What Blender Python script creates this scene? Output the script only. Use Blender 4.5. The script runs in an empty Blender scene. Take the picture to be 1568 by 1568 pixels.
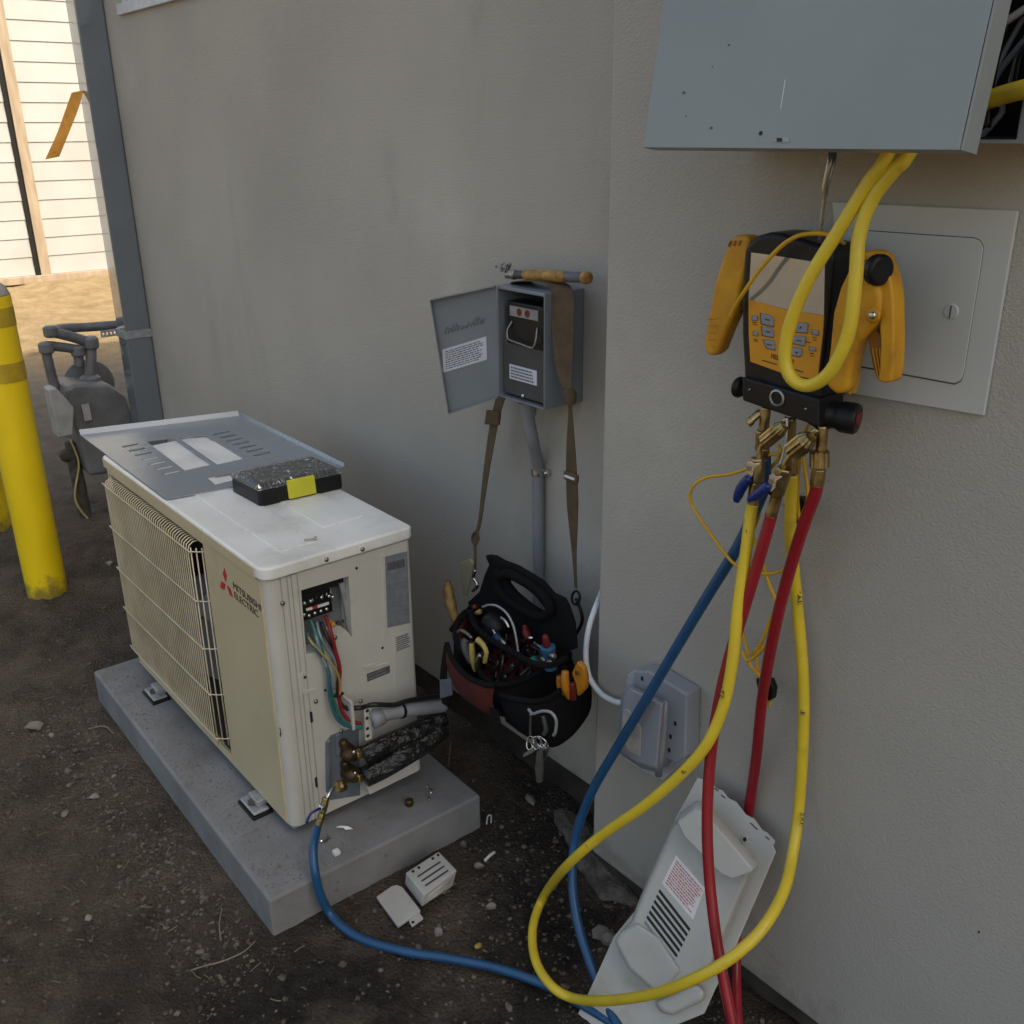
import bpy, bmesh, math, random
from mathutils import Vector, Matrix, noise
rnd = random.Random(7)
# ------------------------------------------------------------------ camera
F_PX, YAW, PITCH, ROLL = 1488.65, 0.889956, 0.373836, -0.0103906
CAM = Vector((1.41078, -0.60768, 1.31572))
fwd = Vector((-math.sin(YAW)*math.cos(PITCH), math.cos(YAW)*math.cos(PITCH), -math.sin(PITCH)))
rgt = fwd.cross(Vector((0, 0, 1))).normalized(); upv = rgt.cross(fwd)
c_, s_ = math.cos(ROLL), math.sin(ROLL)
rgt, upv = c_*rgt + s_*upv, -s_*rgt + c_*upv
S = bpy.context.scene
col = S.collection
cd = bpy.data.cameras.new('camera'); cam = bpy.data.objects.new('camera', cd); col.objects.link(cam)
cd.sensor_width = 36; cd.lens = F_PX/1568*36; cd.clip_start = 0.02; cd.clip_end = 400
cam.matrix_world = Matrix(((rgt.x, upv.x, -fwd.x, CAM.x), (rgt.y, upv.y, -fwd.y, CAM.y), (rgt.z, upv.z, -fwd.z, CAM.z), (0, 0, 0, 1)))
S.camera = cam
# ------------------------------------------------------------------ sky, sun, exposure
SUN = Vector((0.79, 0.42, 1.0)).normalized()          # towards the sun: behind the building
w = bpy.data.worlds.new('World'); S.world = w; w.use_nodes = True
nt = w.node_tree; bg = nt.nodes['Background']
sky = nt.nodes.new('ShaderNodeTexSky'); sky.sky_type = 'NISHITA'; sky.sun_disc = False
sky.sun_elevation = math.asin(SUN.z); sky.sun_rotation = math.atan2(SUN.x, SUN.y)
sky.air_density = 1.0; sky.dust_density = 5.0; sky.ozone_density = 0.5
nt.links.new(sky.outputs[0], bg.inputs[0]); bg.inputs[1].default_value = 0.15
sl = bpy.data.lights.new('sun', 'SUN'); sl.energy = 2.0; sl.angle = math.radians(0.53); sl.color = (1, .95, .88)
so = bpy.data.objects.new('sun', sl); col.objects.link(so); so.rotation_euler = SUN.to_track_quat('Z', 'Y').to_euler(); so.location = (3, 3, 8)
vs = S.view_settings; vs.view_transform = 'Standard'; vs.look = 'None'; vs.gamma = 1; vs.exposure = 1.02
vs.use_white_balance = True; vs.white_balance_temperature = 7500; vs.white_balance_tint = 4
S.render.resolution_x = S.render.resolution_y = 1024

# ------------------------------------------------------------------ helpers
def ray(x, y): return fwd + rgt*((x-784)/F_PX) - upv*((y-784)/F_PX)
def at(x, y, ax, v):
    d = ray(x, y); return CAM + d*((v-CAM[ax])/d[ax])
def PX(x, y, v): return at(x, y, 0, v)
def PY(x, y, v): return at(x, y, 1, v)
def PZ(x, y, v): return at(x, y, 2, v)
def PP(x, y, o, n):
    d = ray(x, y); return CAM + d*((o-CAM).dot(n)/d.dot(n))
WL = {}
def wl(o): return WL.get(o.name, Vector((0, 0, 0)))
def link(o): col.objects.link(o); return o
def thing(name, label, cat, loc, group=None):
    o = link(bpy.data.objects.new(name, None)); o.location = loc; o.empty_display_size = .05
    WL[o.name] = Vector(loc); o['label'] = label; o['category'] = cat
    if group: o['group'] = group
    return o
def tag(o, label, cat, group=None):
    o['label'] = label; o['category'] = cat
    if group: o['group'] = group
    return o
def mesh(name, verts, faces, mat, parent=None, smooth=False, bevel=0, seg=2, ang=35):
    verts = [Vector(v) for v in verts]
    if parent: off = wl(parent)
    else:
        xs = [v.x for v in verts]; ys = [v.y for v in verts]; zs = [v.z for v in verts]
        off = Vector(((min(xs)+max(xs))/2, (min(ys)+max(ys))/2, min(zs)))
    me = bpy.data.meshes.new(name); me.from_pydata([v-off for v in verts], [], faces); me.update()
    bm = bmesh.new(); bm.from_mesh(me); bmesh.ops.recalc_face_normals(bm, faces=bm.faces)
    bm.to_mesh(me); bm.free()
    if smooth:
        for p in me.polygons: p.use_smooth = True
    o = link(bpy.data.objects.new(name, me))
    if parent: o.parent = parent
    else: o.location = off
    WL[o.name] = off
    if mat: me.materials.append(mat)
    if bevel:
        m = o.modifiers.new('bevel', 'BEVEL'); m.width = bevel; m.segments = seg; m.limit_method = 'ANGLE'; m.angle_limit = math.radians(ang)
        for p in me.polygons: p.use_smooth = True
        n = o.modifiers.new('wn', 'WEIGHTED_NORMAL'); n.keep_sharp = False
    return o
class MB:
    """collects several shapes into one mesh"""
    def __init__(s): s.v = []; s.f = []
    def add(s, v, f):
        b = len(s.v); s.v += [Vector(p) for p in v]; s.f += [tuple(i+b for i in q) for q in f]; return s
    def box(s, c, sz, ax=None):
        c = Vector(c); ax = ax or (Vector((1, 0, 0)), Vector((0, 1, 0)), Vector((0, 0, 1)))
        v = [c + ax[0]*(sz[0]/2*i) + ax[1]*(sz[1]/2*j) + ax[2]*(sz[2]/2*k) for i in (-1, 1) for j in (-1, 1) for k in (-1, 1)]
        return s.add(v, [(0, 1, 3, 2), (4, 6, 7, 5), (0, 4, 5, 1), (2, 3, 7, 6), (0, 2, 6, 4), (1, 5, 7, 3)])
    def lim(s, x0, x1, y0, y1, z0, z1): return s.box(((x0+x1)/2, (y0+y1)/2, (z0+z1)/2), (x1-x0, y1-y0, z1-z0))
    def prism(s, poly, vec):
        n = len(poly); vec = Vector(vec)
        v = [Vector(p) for p in poly] + [Vector(p)+vec for p in poly]
        return s.add(v, [tuple(range(n)), tuple(range(2*n-1, n-1, -1))] + [(i, (i+1) % n, n+(i+1) % n, n+i) for i in range(n)])
    def loft(s, rings, caps=True):
        n = len(rings[0]); v = [p for r in rings for p in r]; f = []
        for k in range(len(rings)-1):
            for i in range(n): f.append((k*n+i, k*n+(i+1) % n, (k+1)*n+(i+1) % n, (k+1)*n+i))
        if caps: f += [tuple(range(n-1, -1, -1)), tuple(range((len(rings)-1)*n, len(rings)*n))]
        return s.add(v, f)
    def tube(s, pts, r, n=10, caps=True, flat=None):
        pts = [Vector(p) for p in pts]; m = len(pts)
        rs = r if isinstance(r, (list, tuple)) else [r]*m
        t0 = (pts[1]-pts[0]).normalized()
        nn = t0.orthogonal().normalized(); rings = []
        for i in range(m):
            t = (pts[min(i+1, m-1)] - pts[max(i-1, 0)])
            t = t.normalized() if t.length > 1e-9 else t0
            nn = (nn - t*nn.dot(t)).normalized(); b = t.cross(nn)
            rings.append([pts[i] + (nn*math.cos(a) + b*math.sin(a))*rs[i] for a in [2*math.pi*k/n for k in range(n)]])
        return s.loft(rings, caps)
    def lathe(s, p, axis, prof, n=20, alt=0):
        p = Vector(p); a = Vector(axis).normalized(); u = a.orthogonal().normalized(); w_ = a.cross(u)
        rings = []
        for r, h in prof:
            rings.append([p + a*h + (u*math.cos(q) + w_*math.sin(q))*(r*(1-alt*(k % 2))) for k, q in enumerate([2*math.pi*k/n for k in range(n)])])
        return s.loft(rings)
    def build(s, name, mat, parent=None, **k): return mesh(name, s.v, s.f, mat, parent, **k)
def cr(pts, n=8):
    """Catmull-Rom through the points"""
    p = [Vector(q) for q in pts]
    if len(p) < 3: return [p[0].lerp(p[1], i/n) for i in range(n+1)]
    out = []; e = [2*p[0]-p[1]] + p + [2*p[-1]-p[-2]]
    for i in range(1, len(e)-2):
        a, b, c, d = e[i-1:i+3]
        for k in range(n):
            t = k/n
            out.append(.5*((2*b) + (c-a)*t + (2*a-5*b+4*c-d)*t*t + (3*b-a-3*c+d)*t**3))
    out.append(p[-1]); return out
def tube(name, pts, r, mat, parent=None, n=10, sm=8, smooth=True):
    q = cr(pts, sm) if sm else pts
    if isinstance(r, (list, tuple)) and sm:
        rr = []
        for i in range(len(pts)-1):
            for k in range(sm): rr.append(r[i] + (r[i+1]-r[i])*k/sm)
        r = rr + [r[-1]]
    return MB().tube(q, r, n).build(name, mat, parent, smooth=smooth)
def cyl(name, p0, p1, r, mat, parent=None, n=16, r1=None, bevel=.0008):
    p0 = Vector(p0); p1 = Vector(p1)
    return MB().lathe(p0, p1-p0, [(r, 0), (r if r1 is None else r1, (p1-p0).length)], n).build(name, mat, parent, bevel=bevel)
def box(name, x0, x1, y0, y1, z0, z1, mat, parent=None, bevel=.001, **k):
    return MB().lim(x0, x1, y0, y1, z0, z1).build(name, mat, parent, bevel=bevel, **k)
def plate(name, px, ax, val, depth, mat, parent=None, bevel=.0008, **k):
    """pixel outline carried to the plane (axis ax = val) and given thickness along that axis"""
    poly = [at(x, y, ax, val) for x, y in px]; v = Vector((0, 0, 0)); v[ax] = depth
    return MB().prism(poly, v).build(name, mat, parent, bevel=bevel, **k)
def zz(pts, ox, oy, s): return [(ox + a/s, oy + b/s) for a, b in pts]
def ribbon(name, path, widths, mat, parent=None, th=.0016, sm=6):
    """flat band: path of (centre, half-width vector)"""
    c = cr([p for p, q in path], sm); h = cr([q for p, q in path], sm); mb = MB(); rings = []
    for i in range(len(c)):
        t = (c[min(i+1, len(c)-1)] - c[max(i-1, 0)]).normalized(); n = t.cross(h[i]).normalized()*th/2
        rings.append([c[i]-h[i]-n, c[i]+h[i]-n, c[i]+h[i]+n, c[i]-h[i]+n])
    return mb.loft(rings).build(name, mat, parent)
def cut(o, cutters):
    """boolean difference, applied; the cutters are deleted"""
    for c in cutters:
        m = o.modifiers.new('cut', 'BOOLEAN'); m.operation = 'DIFFERENCE'; m.solver = 'EXACT'; m.object = c
    order = [m for m in o.modifiers if m.type != 'BOOLEAN']
    saved = [(m.type, m.width if m.type == 'BEVEL' else 0) for m in order]
    for m in order: o.modifiers.remove(m)
    dg = bpy.context.evaluated_depsgraph_get(); dg.update()
    me = bpy.data.meshes.new_from_object(o.evaluated_get(dg)); o.modifiers.clear(); o.data = me
    for c in cutters: bpy.data.objects.remove(c)
    for p in me.polygons: p.use_smooth = False
    for t, wd in saved:
        if t == 'BEVEL':
            m = o.modifiers.new('bevel', 'BEVEL'); m.width = wd; m.segments = 2; m.limit_method = 'ANGLE'; m.angle_limit = math.radians(40)
    return o
def text(name, s, bl, br, height, nrm, mat, parent, ext=.0004, mirror=False):
    """lettering from bottom-left to bottom-right, on the surface with normal nrm"""
    cu = bpy.data.curves.new('t', 'FONT'); cu.body = s; cu.extrude = .02; ob = link(bpy.data.objects.new('t', cu))
    dg = bpy.context.evaluated_depsgraph_get(); dg.update(); me = bpy.data.meshes.new_from_object(ob.evaluated_get(dg))
    bpy.data.objects.remove(ob)
    xs = [v.co.x for v in me.vertices]; ys = [v.co.y for v in me.vertices]
    x0, x1, y0, y1 = min(xs), max(xs), min(ys), max(ys)
    bl = Vector(bl); u = Vector(br)-bl; nrm = Vector(nrm).normalized(); v = nrm.cross(u).normalized()
    if v.z < 0 and abs(nrm.z) < .8: v = -v
    vv = [bl + u*((q.co.x-x0)/(x1-x0) if not mirror else 1-(q.co.x-x0)/(x1-x0)) + v*(height*(q.co.y-y0)/(y1-y0)) + nrm*(ext if q.co.z > 0 else -.0002) for q in me.vertices]
    ff = [tuple(p.vertices) for p in me.polygons]
    return mesh(name, vv, ff, mat, parent)
def print_lines(name, o, u, v, nrm, rows, mat, parent, fill=.55, seed=1, x0=.06, x1=.94, y0=.08, y1=.92):
    """rows of tiny unreadable print on a label"""
    r = random.Random(seed); mb = MB(); o = Vector(o); u = Vector(u); v = Vector(v); n = Vector(nrm).normalized()
    for k in range(rows):
        y = y1 - (k+.5)*(y1-y0)/rows; h = fill*(y1-y0)/rows; x = x0; end = x1 - r.random()*.2*(x1-x0)
        while x < end:
            wd = min(r.uniform(.03, .11), end-x)
            p = o + u*x + v*(y-h/2) + n*.0003
            mb.add([p, p+u*wd, p+u*wd+v*h, p+v*h], [(0, 1, 2, 3)]); x += wd + .018
    return mb.build(name, mat, parent)

# ------------------------------------------------------------------ materials
MATS = {}
def mat(name, c,  rough=.5, metal=0, var=.12, scale=30, bump=0, bscale=300, c2=None, lo=.35, hi=.7, speck=None, sscale=90, samt=.62, trans=0, coat=0, spec=.5, detail=5, stretch=None, ior=1.45, alpha=1, bdist=.002):
    if name in MATS: return MATS[name]
    m = bpy.data.materials.new(name); m.use_nodes = True; t = m.node_tree; b = t.nodes['Principled BSDF']
    N, L = t.nodes.new, t.links.new
    geo = N('ShaderNodeNewGeometry'); vec = geo.outputs['Position']
    if stretch:
        mp = N('ShaderNodeMapping'); L(vec, mp.inputs[0]); mp.inputs['Scale'].default_value = stretch; vec = mp.outputs[0]
    nz = N('ShaderNodeTexNoise'); nz.inputs['Scale'].default_value = scale; nz.inputs['Detail'].default_value = detail; L(vec, nz.inputs[0])
    rp = N('ShaderNodeValToRGB'); L(nz.outputs[0], rp.inputs[0])
    c2 = c2 or tuple(x*(1-var*2) for x in c)
    rp.color_ramp.elements[0].position = lo; rp.color_ramp.elements[1].position = hi
    rp.color_ramp.elements[0].color = (*c2, 1); rp.color_ramp.elements[1].color = (*c, 1)
    out = rp.outputs[0]
    if speck:
        n2 = N('ShaderNodeTexNoise'); n2.inputs['Scale'].default_value = sscale; n2.inputs['Detail'].default_value = 8; n2.inputs['Roughness'].default_value = .7; L(vec, n2.inputs[0])
        r2 = N('ShaderNodeValToRGB'); L(n2.outputs[0], r2.inputs[0]); r2.color_ramp.elements[0].position = samt; r2.color_ramp.elements[1].position = samt+.06
        mx = N('ShaderNodeMix'); mx.data_type = 'RGBA'; L(r2.outputs[0], mx.inputs[0]); L(out, mx.inputs[6]); mx.inputs[7].default_value = (*speck, 1); out = mx.outputs[2]
    L(out, b.inputs['Base Color'])
    r3 = N('ShaderNodeMapRange'); L(nz.outputs[0], r3.inputs[0]); r3.inputs['To Min'].default_value = max(.02, rough-.08); r3.inputs['To Max'].default_value = min(1, rough+.08); L(r3.outputs[0], b.inputs['Roughness'])
    b.inputs['Metallic'].default_value = metal; b.inputs['Transmission Weight'].default_value = trans; b.inputs['Coat Weight'].default_value = coat
    b.inputs['Specular IOR Level'].default_value = spec; b.inputs['IOR'].default_value = ior; b.inputs['Alpha'].default_value = alpha
    if bump:
        n3 = N('ShaderNodeTexNoise'); n3.inputs['Scale'].default_value = bscale; n3.inputs['Detail'].default_value = 4; L(vec, n3.inputs[0])
        bp = N('ShaderNodeBump'); bp.inputs['Strength'].default_value = bump; bp.inputs['Distance'].default_value = bdist; L(n3.outputs[0], bp.inputs['Height']); L(bp.outputs[0], b.inputs['Normal'])
    MATS[name] = m; return m
stucco = mat('stucco', (.452, .420, .374), .88, scale=1.7, bump=.75, bscale=340, bdist=.002, c2=(.372, .346, .310), detail=9)
def add_patches(m, col, scale, lo, hi, amt, zlim=None, stretch=None):
    """further blotches laid over a material's colour; zlim keeps splashed dirt near the ground"""
    t = m.node_tree; N, L = t.nodes.new, t.links.new; b = t.nodes['Principled BSDF']; src = b.inputs['Base Color'].links[0].from_socket
    g = N('ShaderNodeNewGeometry'); vec = g.outputs['Position']
    if stretch: mp = N('ShaderNodeMapping'); L(vec, mp.inputs[0]); mp.inputs['Scale'].default_value = stretch; vec = mp.outputs[0]
    n = N('ShaderNodeTexNoise'); n.inputs['Scale'].default_value = scale; n.inputs['Detail'].default_value = 7; n.inputs['Roughness'].default_value = .62; L(vec, n.inputs[0]); f = n.outputs[0]
    if zlim:
        sp_ = N('ShaderNodeSeparateXYZ'); L(g.outputs['Position'], sp_.inputs[0]); mr = N('ShaderNodeMapRange'); L(sp_.outputs[2], mr.inputs[0])
        mr.inputs[1].default_value = zlim[0]; mr.inputs[2].default_value = zlim[1]; mr.inputs[3].default_value = .28; mr.inputs[4].default_value = -.22
        ad = N('ShaderNodeMath'); L(f, ad.inputs[0]); L(mr.outputs[0], ad.inputs[1]); f = ad.outputs[0]
    r = N('ShaderNodeMapRange'); L(f, r.inputs[0]); r.inputs[1].default_value = lo; r.inputs[2].default_value = hi; r.inputs[4].default_value = amt
    x = N('ShaderNodeMix'); x.data_type = 'RGBA'; L(r.outputs[0], x.inputs[0]); L(src, x.inputs[6]); x.inputs[7].default_value = (*col, 1); L(x.outputs[2], b.inputs['Base Color'])
add_patches(stucco, (.53, .50, .45), .9, .52, .62, .55)
add_patches(stucco, (.30, .285, .26), 2.6, .60, .72, .6, stretch=(1, 1, .35))
add_patches(stucco, (.17, .145, .12), 22, .55, .80, .40, zlim=(.04, .16))
concrete = mat('pad_concrete', (.225, .228, .235), .85, scale=9, bump=.5, bscale=240, c2=(.165, .165, .168), speck=(.115, .105, .093), sscale=30, samt=.62)
footing_m = mat('foundation_concrete', (.075, .062, .052), .95, scale=14, bump=.8, bscale=120, c2=(.035, .029, .024))
slop_m = mat('rough_concrete', (.17, .155, .135), .95, scale=30, bump=1, bscale=110, bdist=.008, c2=(.075, .066, .056))
yellow_p = mat('bollard_yellow', (.86, .62, .018), .42, scale=12, var=.07, bump=.12, bscale=60, speck=(.30, .20, .02), sscale=28, samt=.73, stretch=(1, 1, .4))
add_patches(yellow_p, (.10, .075, .045), 26, .50, .78, .75, zlim=(.0, .13))
add_patches(yellow_p, (.20, .15, .05), 9, .66, .70, .8, stretch=(1, 1, .3))
band_m = mat('faded_band', (.52, .36, .03), .5, scale=20, var=.12)
dome_m = mat('bollard_mortar', (.36, .36, .36), .9, scale=30, bump=.5)
gasgrey = mat('meter_grey', (.175, .18, .19), .45, scale=14, c2=(.115, .118, .124), bump=.15, bscale=200)
gaslight = mat('meter_index_grey', (.38, .39, .40), .5, scale=20, var=.12)
gasdark = mat('pipe_grey', (.135, .14, .16), .45, scale=30, var=.15)
rusty = mat('riser_rust', (.10, .085, .07), .8, scale=40, c2=(.045, .038, .032))
paper = mat('paper_white', (.70, .70, .70), .6, var=.05)
tapey = mat('tracer_tape', (.55, .42, .18), .6)
spout_m = mat('slate_blue_paint', (.145, .172, .20), .14, var=.06, scale=6, coat=1, spec=.7)
galv = mat('galvanised', (.50, .52, .54), .35, metal=.85, scale=60, var=.15)
galvd = mat('dull_galvanised', (.42, .44, .46), .5, metal=.5, scale=60, var=.15)
siding = mat('white_siding_paint', (.44, .45, .465), .6, scale=3, c2=(.395, .40, .405), detail=8)
woodtan = mat('raw_wood_trim', (.42, .34, .26), .75, scale=6, stretch=(4, 4, .6), c2=(.30, .235, .175))
orange_t = mat('orange_flagging', (.85, .38, .06), .55, var=.1, scale=40)
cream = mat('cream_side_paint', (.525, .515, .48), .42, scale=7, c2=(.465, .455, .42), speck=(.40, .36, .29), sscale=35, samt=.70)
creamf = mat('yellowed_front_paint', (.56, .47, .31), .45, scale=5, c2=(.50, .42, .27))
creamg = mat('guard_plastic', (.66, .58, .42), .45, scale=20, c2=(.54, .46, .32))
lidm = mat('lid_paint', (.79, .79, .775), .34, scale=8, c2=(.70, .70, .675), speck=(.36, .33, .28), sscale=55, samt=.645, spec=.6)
blackp = mat('black_plastic', (.010, .010, .011), .42, spec=.35, var=.2)
blackg = mat('gauge_black', (.010, .010, .012), .40, spec=.35, var=.15, scale=60)
dark = mat('dark_void', (.008, .008, .008), .8)
fins = mat('coil_fins', (.035, .033, .03), .6, scale=3, stretch=(250, 250, .5))
recess_m = mat('valve_recess_grey', (.13, .15, .18), .5, var=.1)
steel = mat('bright_steel', (.72, .72, .72), .22, metal=1, var=.1, scale=80)
dsteel = mat('dull_steel', (.36, .35, .33), .4, metal=1, var=.15, scale=80)
brass = mat('brass', (.50, .385, .19), .36, metal=1, scale=70, c2=(.27, .20, .09))
brassd = mat('tarnished_brass', (.16, .11, .05), .45, metal=.8, scale=50, c2=(.05, .035, .02))
redm = mat('logo_red', (.50, .03, .035), .5)
ink = mat('ink_black', (.015, .014, .013), .6)
inkgrey = mat('ink_grey', (.10, .10, .11), .6)
inkred = mat('ink_red', (.55, .08, .05), .6)
lblgrey = mat('rating_plate', (.21, .235, .27), .5, scale=60, c2=(.15, .165, .19))
add_patches(cream, (.34, .31, .25), 10, .60, .74, .55)
add_patches(cream, (.20, .17, .13), 60, .70, .74, .7)
add_patches(creamf, (.36, .29, .18), 7, .58, .74, .5)
add_patches(lidm, (.44, .43, .40), 9, .52, .72, .6)
add_patches(lidm, (.28, .25, .21), 120, .66, .72, .7)
lblwhite = mat('label_white', (.60, .62, .70), .55, var=.04)
sheetm = mat('panel_cover_grey', (.30, .335, .375), .26, metal=.25, scale=5, var=.06, spec=.6)
boxgrey = mat('enclosure_grey', (.20, .225, .25), .42, scale=12, var=.06)
boxdark = mat('enclosure_inner_grey', (.06, .062, .066), .5, scale=30, var=.1)
doorgrey = mat('panel_door_grey', (.255, .285, .295), .38, scale=6, var=.05, speck=(.16, .16, .16), sscale=40, samt=.735)
accessm = mat('access_panel_white', (.50, .51, .50), .42, scale=5, var=.03)
conduit = mat('grey_conduit', (.24, .25, .27), .5, scale=20, var=.08)
strapm = mat('khaki_webbing', (.125, .082, .045), .85, scale=50, bump=.6, bscale=900, c2=(.085, .056, .032))
bagblack = mat('bag_black_fabric', (.007, .007, .008), .9, spec=.2, scale=60, bump=.6, bscale=800)
bagred = mat('bag_red_lining', (.10, .011, .008), .85, scale=40, bump=.5, bscale=700, c2=(.055, .007, .006))
toolwood = mat('worn_wood_handle', (.34, .21, .07), .55, scale=60, c2=(.12, .07, .025), stretch=(.4, 1, 1))
yelhandle = mat('worn_yellow_handle', (.50, .29, .07), .55, scale=70, c2=(.20, .10, .025))
orangeh = mat('orange_grip', (.50, .19, .012), .45, var=.1)
yelgrip = mat('yellow_grip', (.40, .31, .07), .5, scale=80)
bluep = mat('blue_plastic', (.015, .06, .14), .35)
redp = mat('red_plastic', (.14, .012, .010), .4)
whitec = mat('white_cable', (.72, .74, .76), .4, var=.03)
outletm = mat('weatherproof_grey', (.27, .285, .32), .42, scale=15, var=.05)
caulk = mat('clear_caulk', (.52, .55, .60), .3, scale=40)
add_patches(concrete, (.115, .10, .085), 7, .52, .70, .40)
amber = mat('clear_window_label', (.46, .42, .37), .15, scale=40, c2=(.33, .31, .28))
svcm = mat('cover_white_plastic', (.47, .465, .44), .5, scale=9, c2=(.39, .38, .355), speck=(.34, .32, .28), sscale=30, samt=.70)
ywm = mat('hose_yellow', (.70, .51, .04), .38, scale=30, var=.05, speck=(.42, .29, .03), sscale=60, samt=.68, coat=.15)
add_patches(ywm, (.30, .22, .06), 16, .60, .78, .6)
rdm = mat('hose_red', (.29, .012, .020), .36, var=.08, coat=.2)
blm = mat('hose_blue', (.012, .075, .185), .36, var=.1, coat=.2)
add_patches(rdm, (.16, .02, .025), 18, .56, .74, .7)
add_patches(blm, (.03, .07, .14), 18, .56, .74, .7)
add_patches(svcm, (.30, .28, .245), 11, .54, .72, .7)
add_patches(svcm, (.22, .20, .17), 90, .69, .74, .6)
leadm = mat('lead_yellow', (.72, .40, .02), .45, var=.08)
clampm = mat('clamp_orange_yellow', (.66, .33, .018), .48, scale=25, c2=(.50, .22, .012))
clampd = mat('clamp_inner', (.24, .09, .008), .6, scale=30)
add_patches(clampm, (.30, .14, .02), 26, .56, .72, .7)
facem = mat('face_orange', (.68, .30, .022), .42, scale=30, var=.05)
btng = mat('button_grey', (.28, .28, .31), .5, var=.06)
lcd = mat('lcd_glass', (.22, .235, .21), .04, var=.04, spec=1, coat=1, ior=1.9)
yellatch = mat('latch_yellow_green', (.58, .55, .04), .45, var=.06)
clearp = mat('clear_lid', (.85, .86, .86), .08, trans=.92, var=.02)
wgreen = mat('wire_green', (.02, .17, .12), .4); wblack = mat('wire_black', (.012, .012, .012), .4)
wred = mat('wire_red', (.24, .012, .018), .4); wyel = mat('wire_yellow', (.36, .30, .10), .4); wgrey = mat('wire_grey', (.22, .26, .32), .4)
wteal = mat('wire_teal', (.03, .12, .15), .4); wwhite = mat('wire_white', (.55, .55, .55), .4); worange = mat('cap_orange', (.75, .34, .02), .4)
wrapm = mat('black_pipe_wrap', (.018, .018, .02), .16, scale=70, bump=1.0, bscale=75, bdist=.012, c2=(.010, .010, .010), speck=(.36, .36, .38), sscale=110, samt=.68, stretch=(1, .5, 1))
stone_m = mat('stone_grey', (.25, .225, .195), .9, scale=40, c2=(.15, .135, .115))
gravel_m = mat('gravel_brown', (.145, .122, .102), .95, scale=75, detail=1, c2=(.065, .053, .043), lo=.4, hi=.66)
straw_m = mat('dry_straw', (.22, .19, .14), .85)
glassm = mat('window_glass', (.10, .13, .18), .06, spec=.8)
whitef = mat('window_frame_white', (.55, .58, .64), .4)
handleblue = mat('valve_handle_blue', (.008, .026, .15), .28, var=.1)

def ground_mat():
    m = bpy.data.materials.new('dirt'); m.use_nodes = True; t = m.node_tree; N, L = t.nodes.new, t.links.new; b = t.nodes['Principled BSDF']
    g = N('ShaderNodeNewGeometry'); p = g.outputs['Position']
    def nz(s, d=6, r=.6):
        n = N('ShaderNodeTexNoise'); n.inputs['Scale'].default_value = s; n.inputs['Detail'].default_value = d; n.inputs['Roughness'].default_value = r; L(p, n.inputs[0]); return n.outputs[0]
    def ramp(i, a, ca, b_, cb):
        r = N('ShaderNodeValToRGB'); L(i, r.inputs[0]); e = r.color_ramp.elements; e[0].position = a; e[1].position = b_; e[0].color = (*ca, 1); e[1].color = (*cb, 1); return r.outputs[0]
    def mix(f, a, b_):
        x = N('ShaderNodeMix'); x.data_type = 'RGBA'
        L(f, x.inputs[0]); L(a, x.inputs[6]); L(b_, x.inputs[7]); return x.outputs[2]
    soil = ramp(nz(4.0, 10, .72), .34, (.048, .036, .028), .68, (.168, .130, .100))
    grit = ramp(nz(70, 8, .75), .56, (0, 0, 0), .70, (1, 1, 1))
    lite = ramp(nz(28), .3, (.10, .085, .07), .7, (.25, .22, .185))
    a = mix(grit, soil, lite)
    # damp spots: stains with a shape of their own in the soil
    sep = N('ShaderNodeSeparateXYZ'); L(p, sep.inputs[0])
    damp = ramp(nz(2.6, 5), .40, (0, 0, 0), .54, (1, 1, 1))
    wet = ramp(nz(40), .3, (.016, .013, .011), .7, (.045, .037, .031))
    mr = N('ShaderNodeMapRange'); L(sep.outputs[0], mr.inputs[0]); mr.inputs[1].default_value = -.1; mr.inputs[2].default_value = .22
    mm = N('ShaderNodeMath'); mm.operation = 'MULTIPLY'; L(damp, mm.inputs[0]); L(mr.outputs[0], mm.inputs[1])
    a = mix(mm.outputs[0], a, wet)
    # drier, sandy soil further along the yard
    ms = N('ShaderNodeMapRange'); L(sep.outputs[0], ms.inputs[0]); ms.inputs[1].default_value = -2.0; ms.inputs[2].default_value = -4.2
    mid = ramp(nz(9, 8), .3, (.13, .115, .098), .7, (.24, .21, .18)); 
    a = mix(ms.outputs[0], a, mid)
    mx_ = N('ShaderNodeMapRange'); L(sep.outputs[0], mx_.inputs[0]); mx_.inputs[1].default_value = -4.4; mx_.inputs[2].default_value = -5.6
    my_ = N('ShaderNodeMapRange'); L(sep.outputs[1], my_.inputs[0]); my_.inputs[1].default_value = -.7; my_.inputs[2].default_value = -1.8; my_.inputs[4].default_value = .38  # front ground out of view, made paler to bounce light onto the walls
    mf = N('ShaderNodeMath'); mf.operation = 'MAXIMUM'; L(mx_.outputs[0], mf.inputs[0]); L(my_.outputs[0], mf.inputs[1])
    sand = ramp(nz(6, 8, .7), .32, (.30, .205, .11), .66, (.50, .375, .225))
    a = mix(mf.outputs[0], a, sand)
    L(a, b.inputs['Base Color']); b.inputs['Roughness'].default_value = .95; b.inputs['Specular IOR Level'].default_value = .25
    cv = N('ShaderNodeTexVoronoi'); cv.inputs['Scale'].default_value = 150; L(p, cv.inputs[0])
    ha = N('ShaderNodeMath'); ha.operation = 'SUBTRACT'; L(nz(75, 9, .8), ha.inputs[0]); L(cv.outputs[0], ha.inputs[1])
    bp = N('ShaderNodeBump'); bp.inputs['Strength'].default_value = 1; bp.inputs['Distance'].default_value = .010
    L(ha.outputs[0], bp.inputs['Height']); L(bp.outputs[0], b.inputs['Normal']); return m

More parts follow.
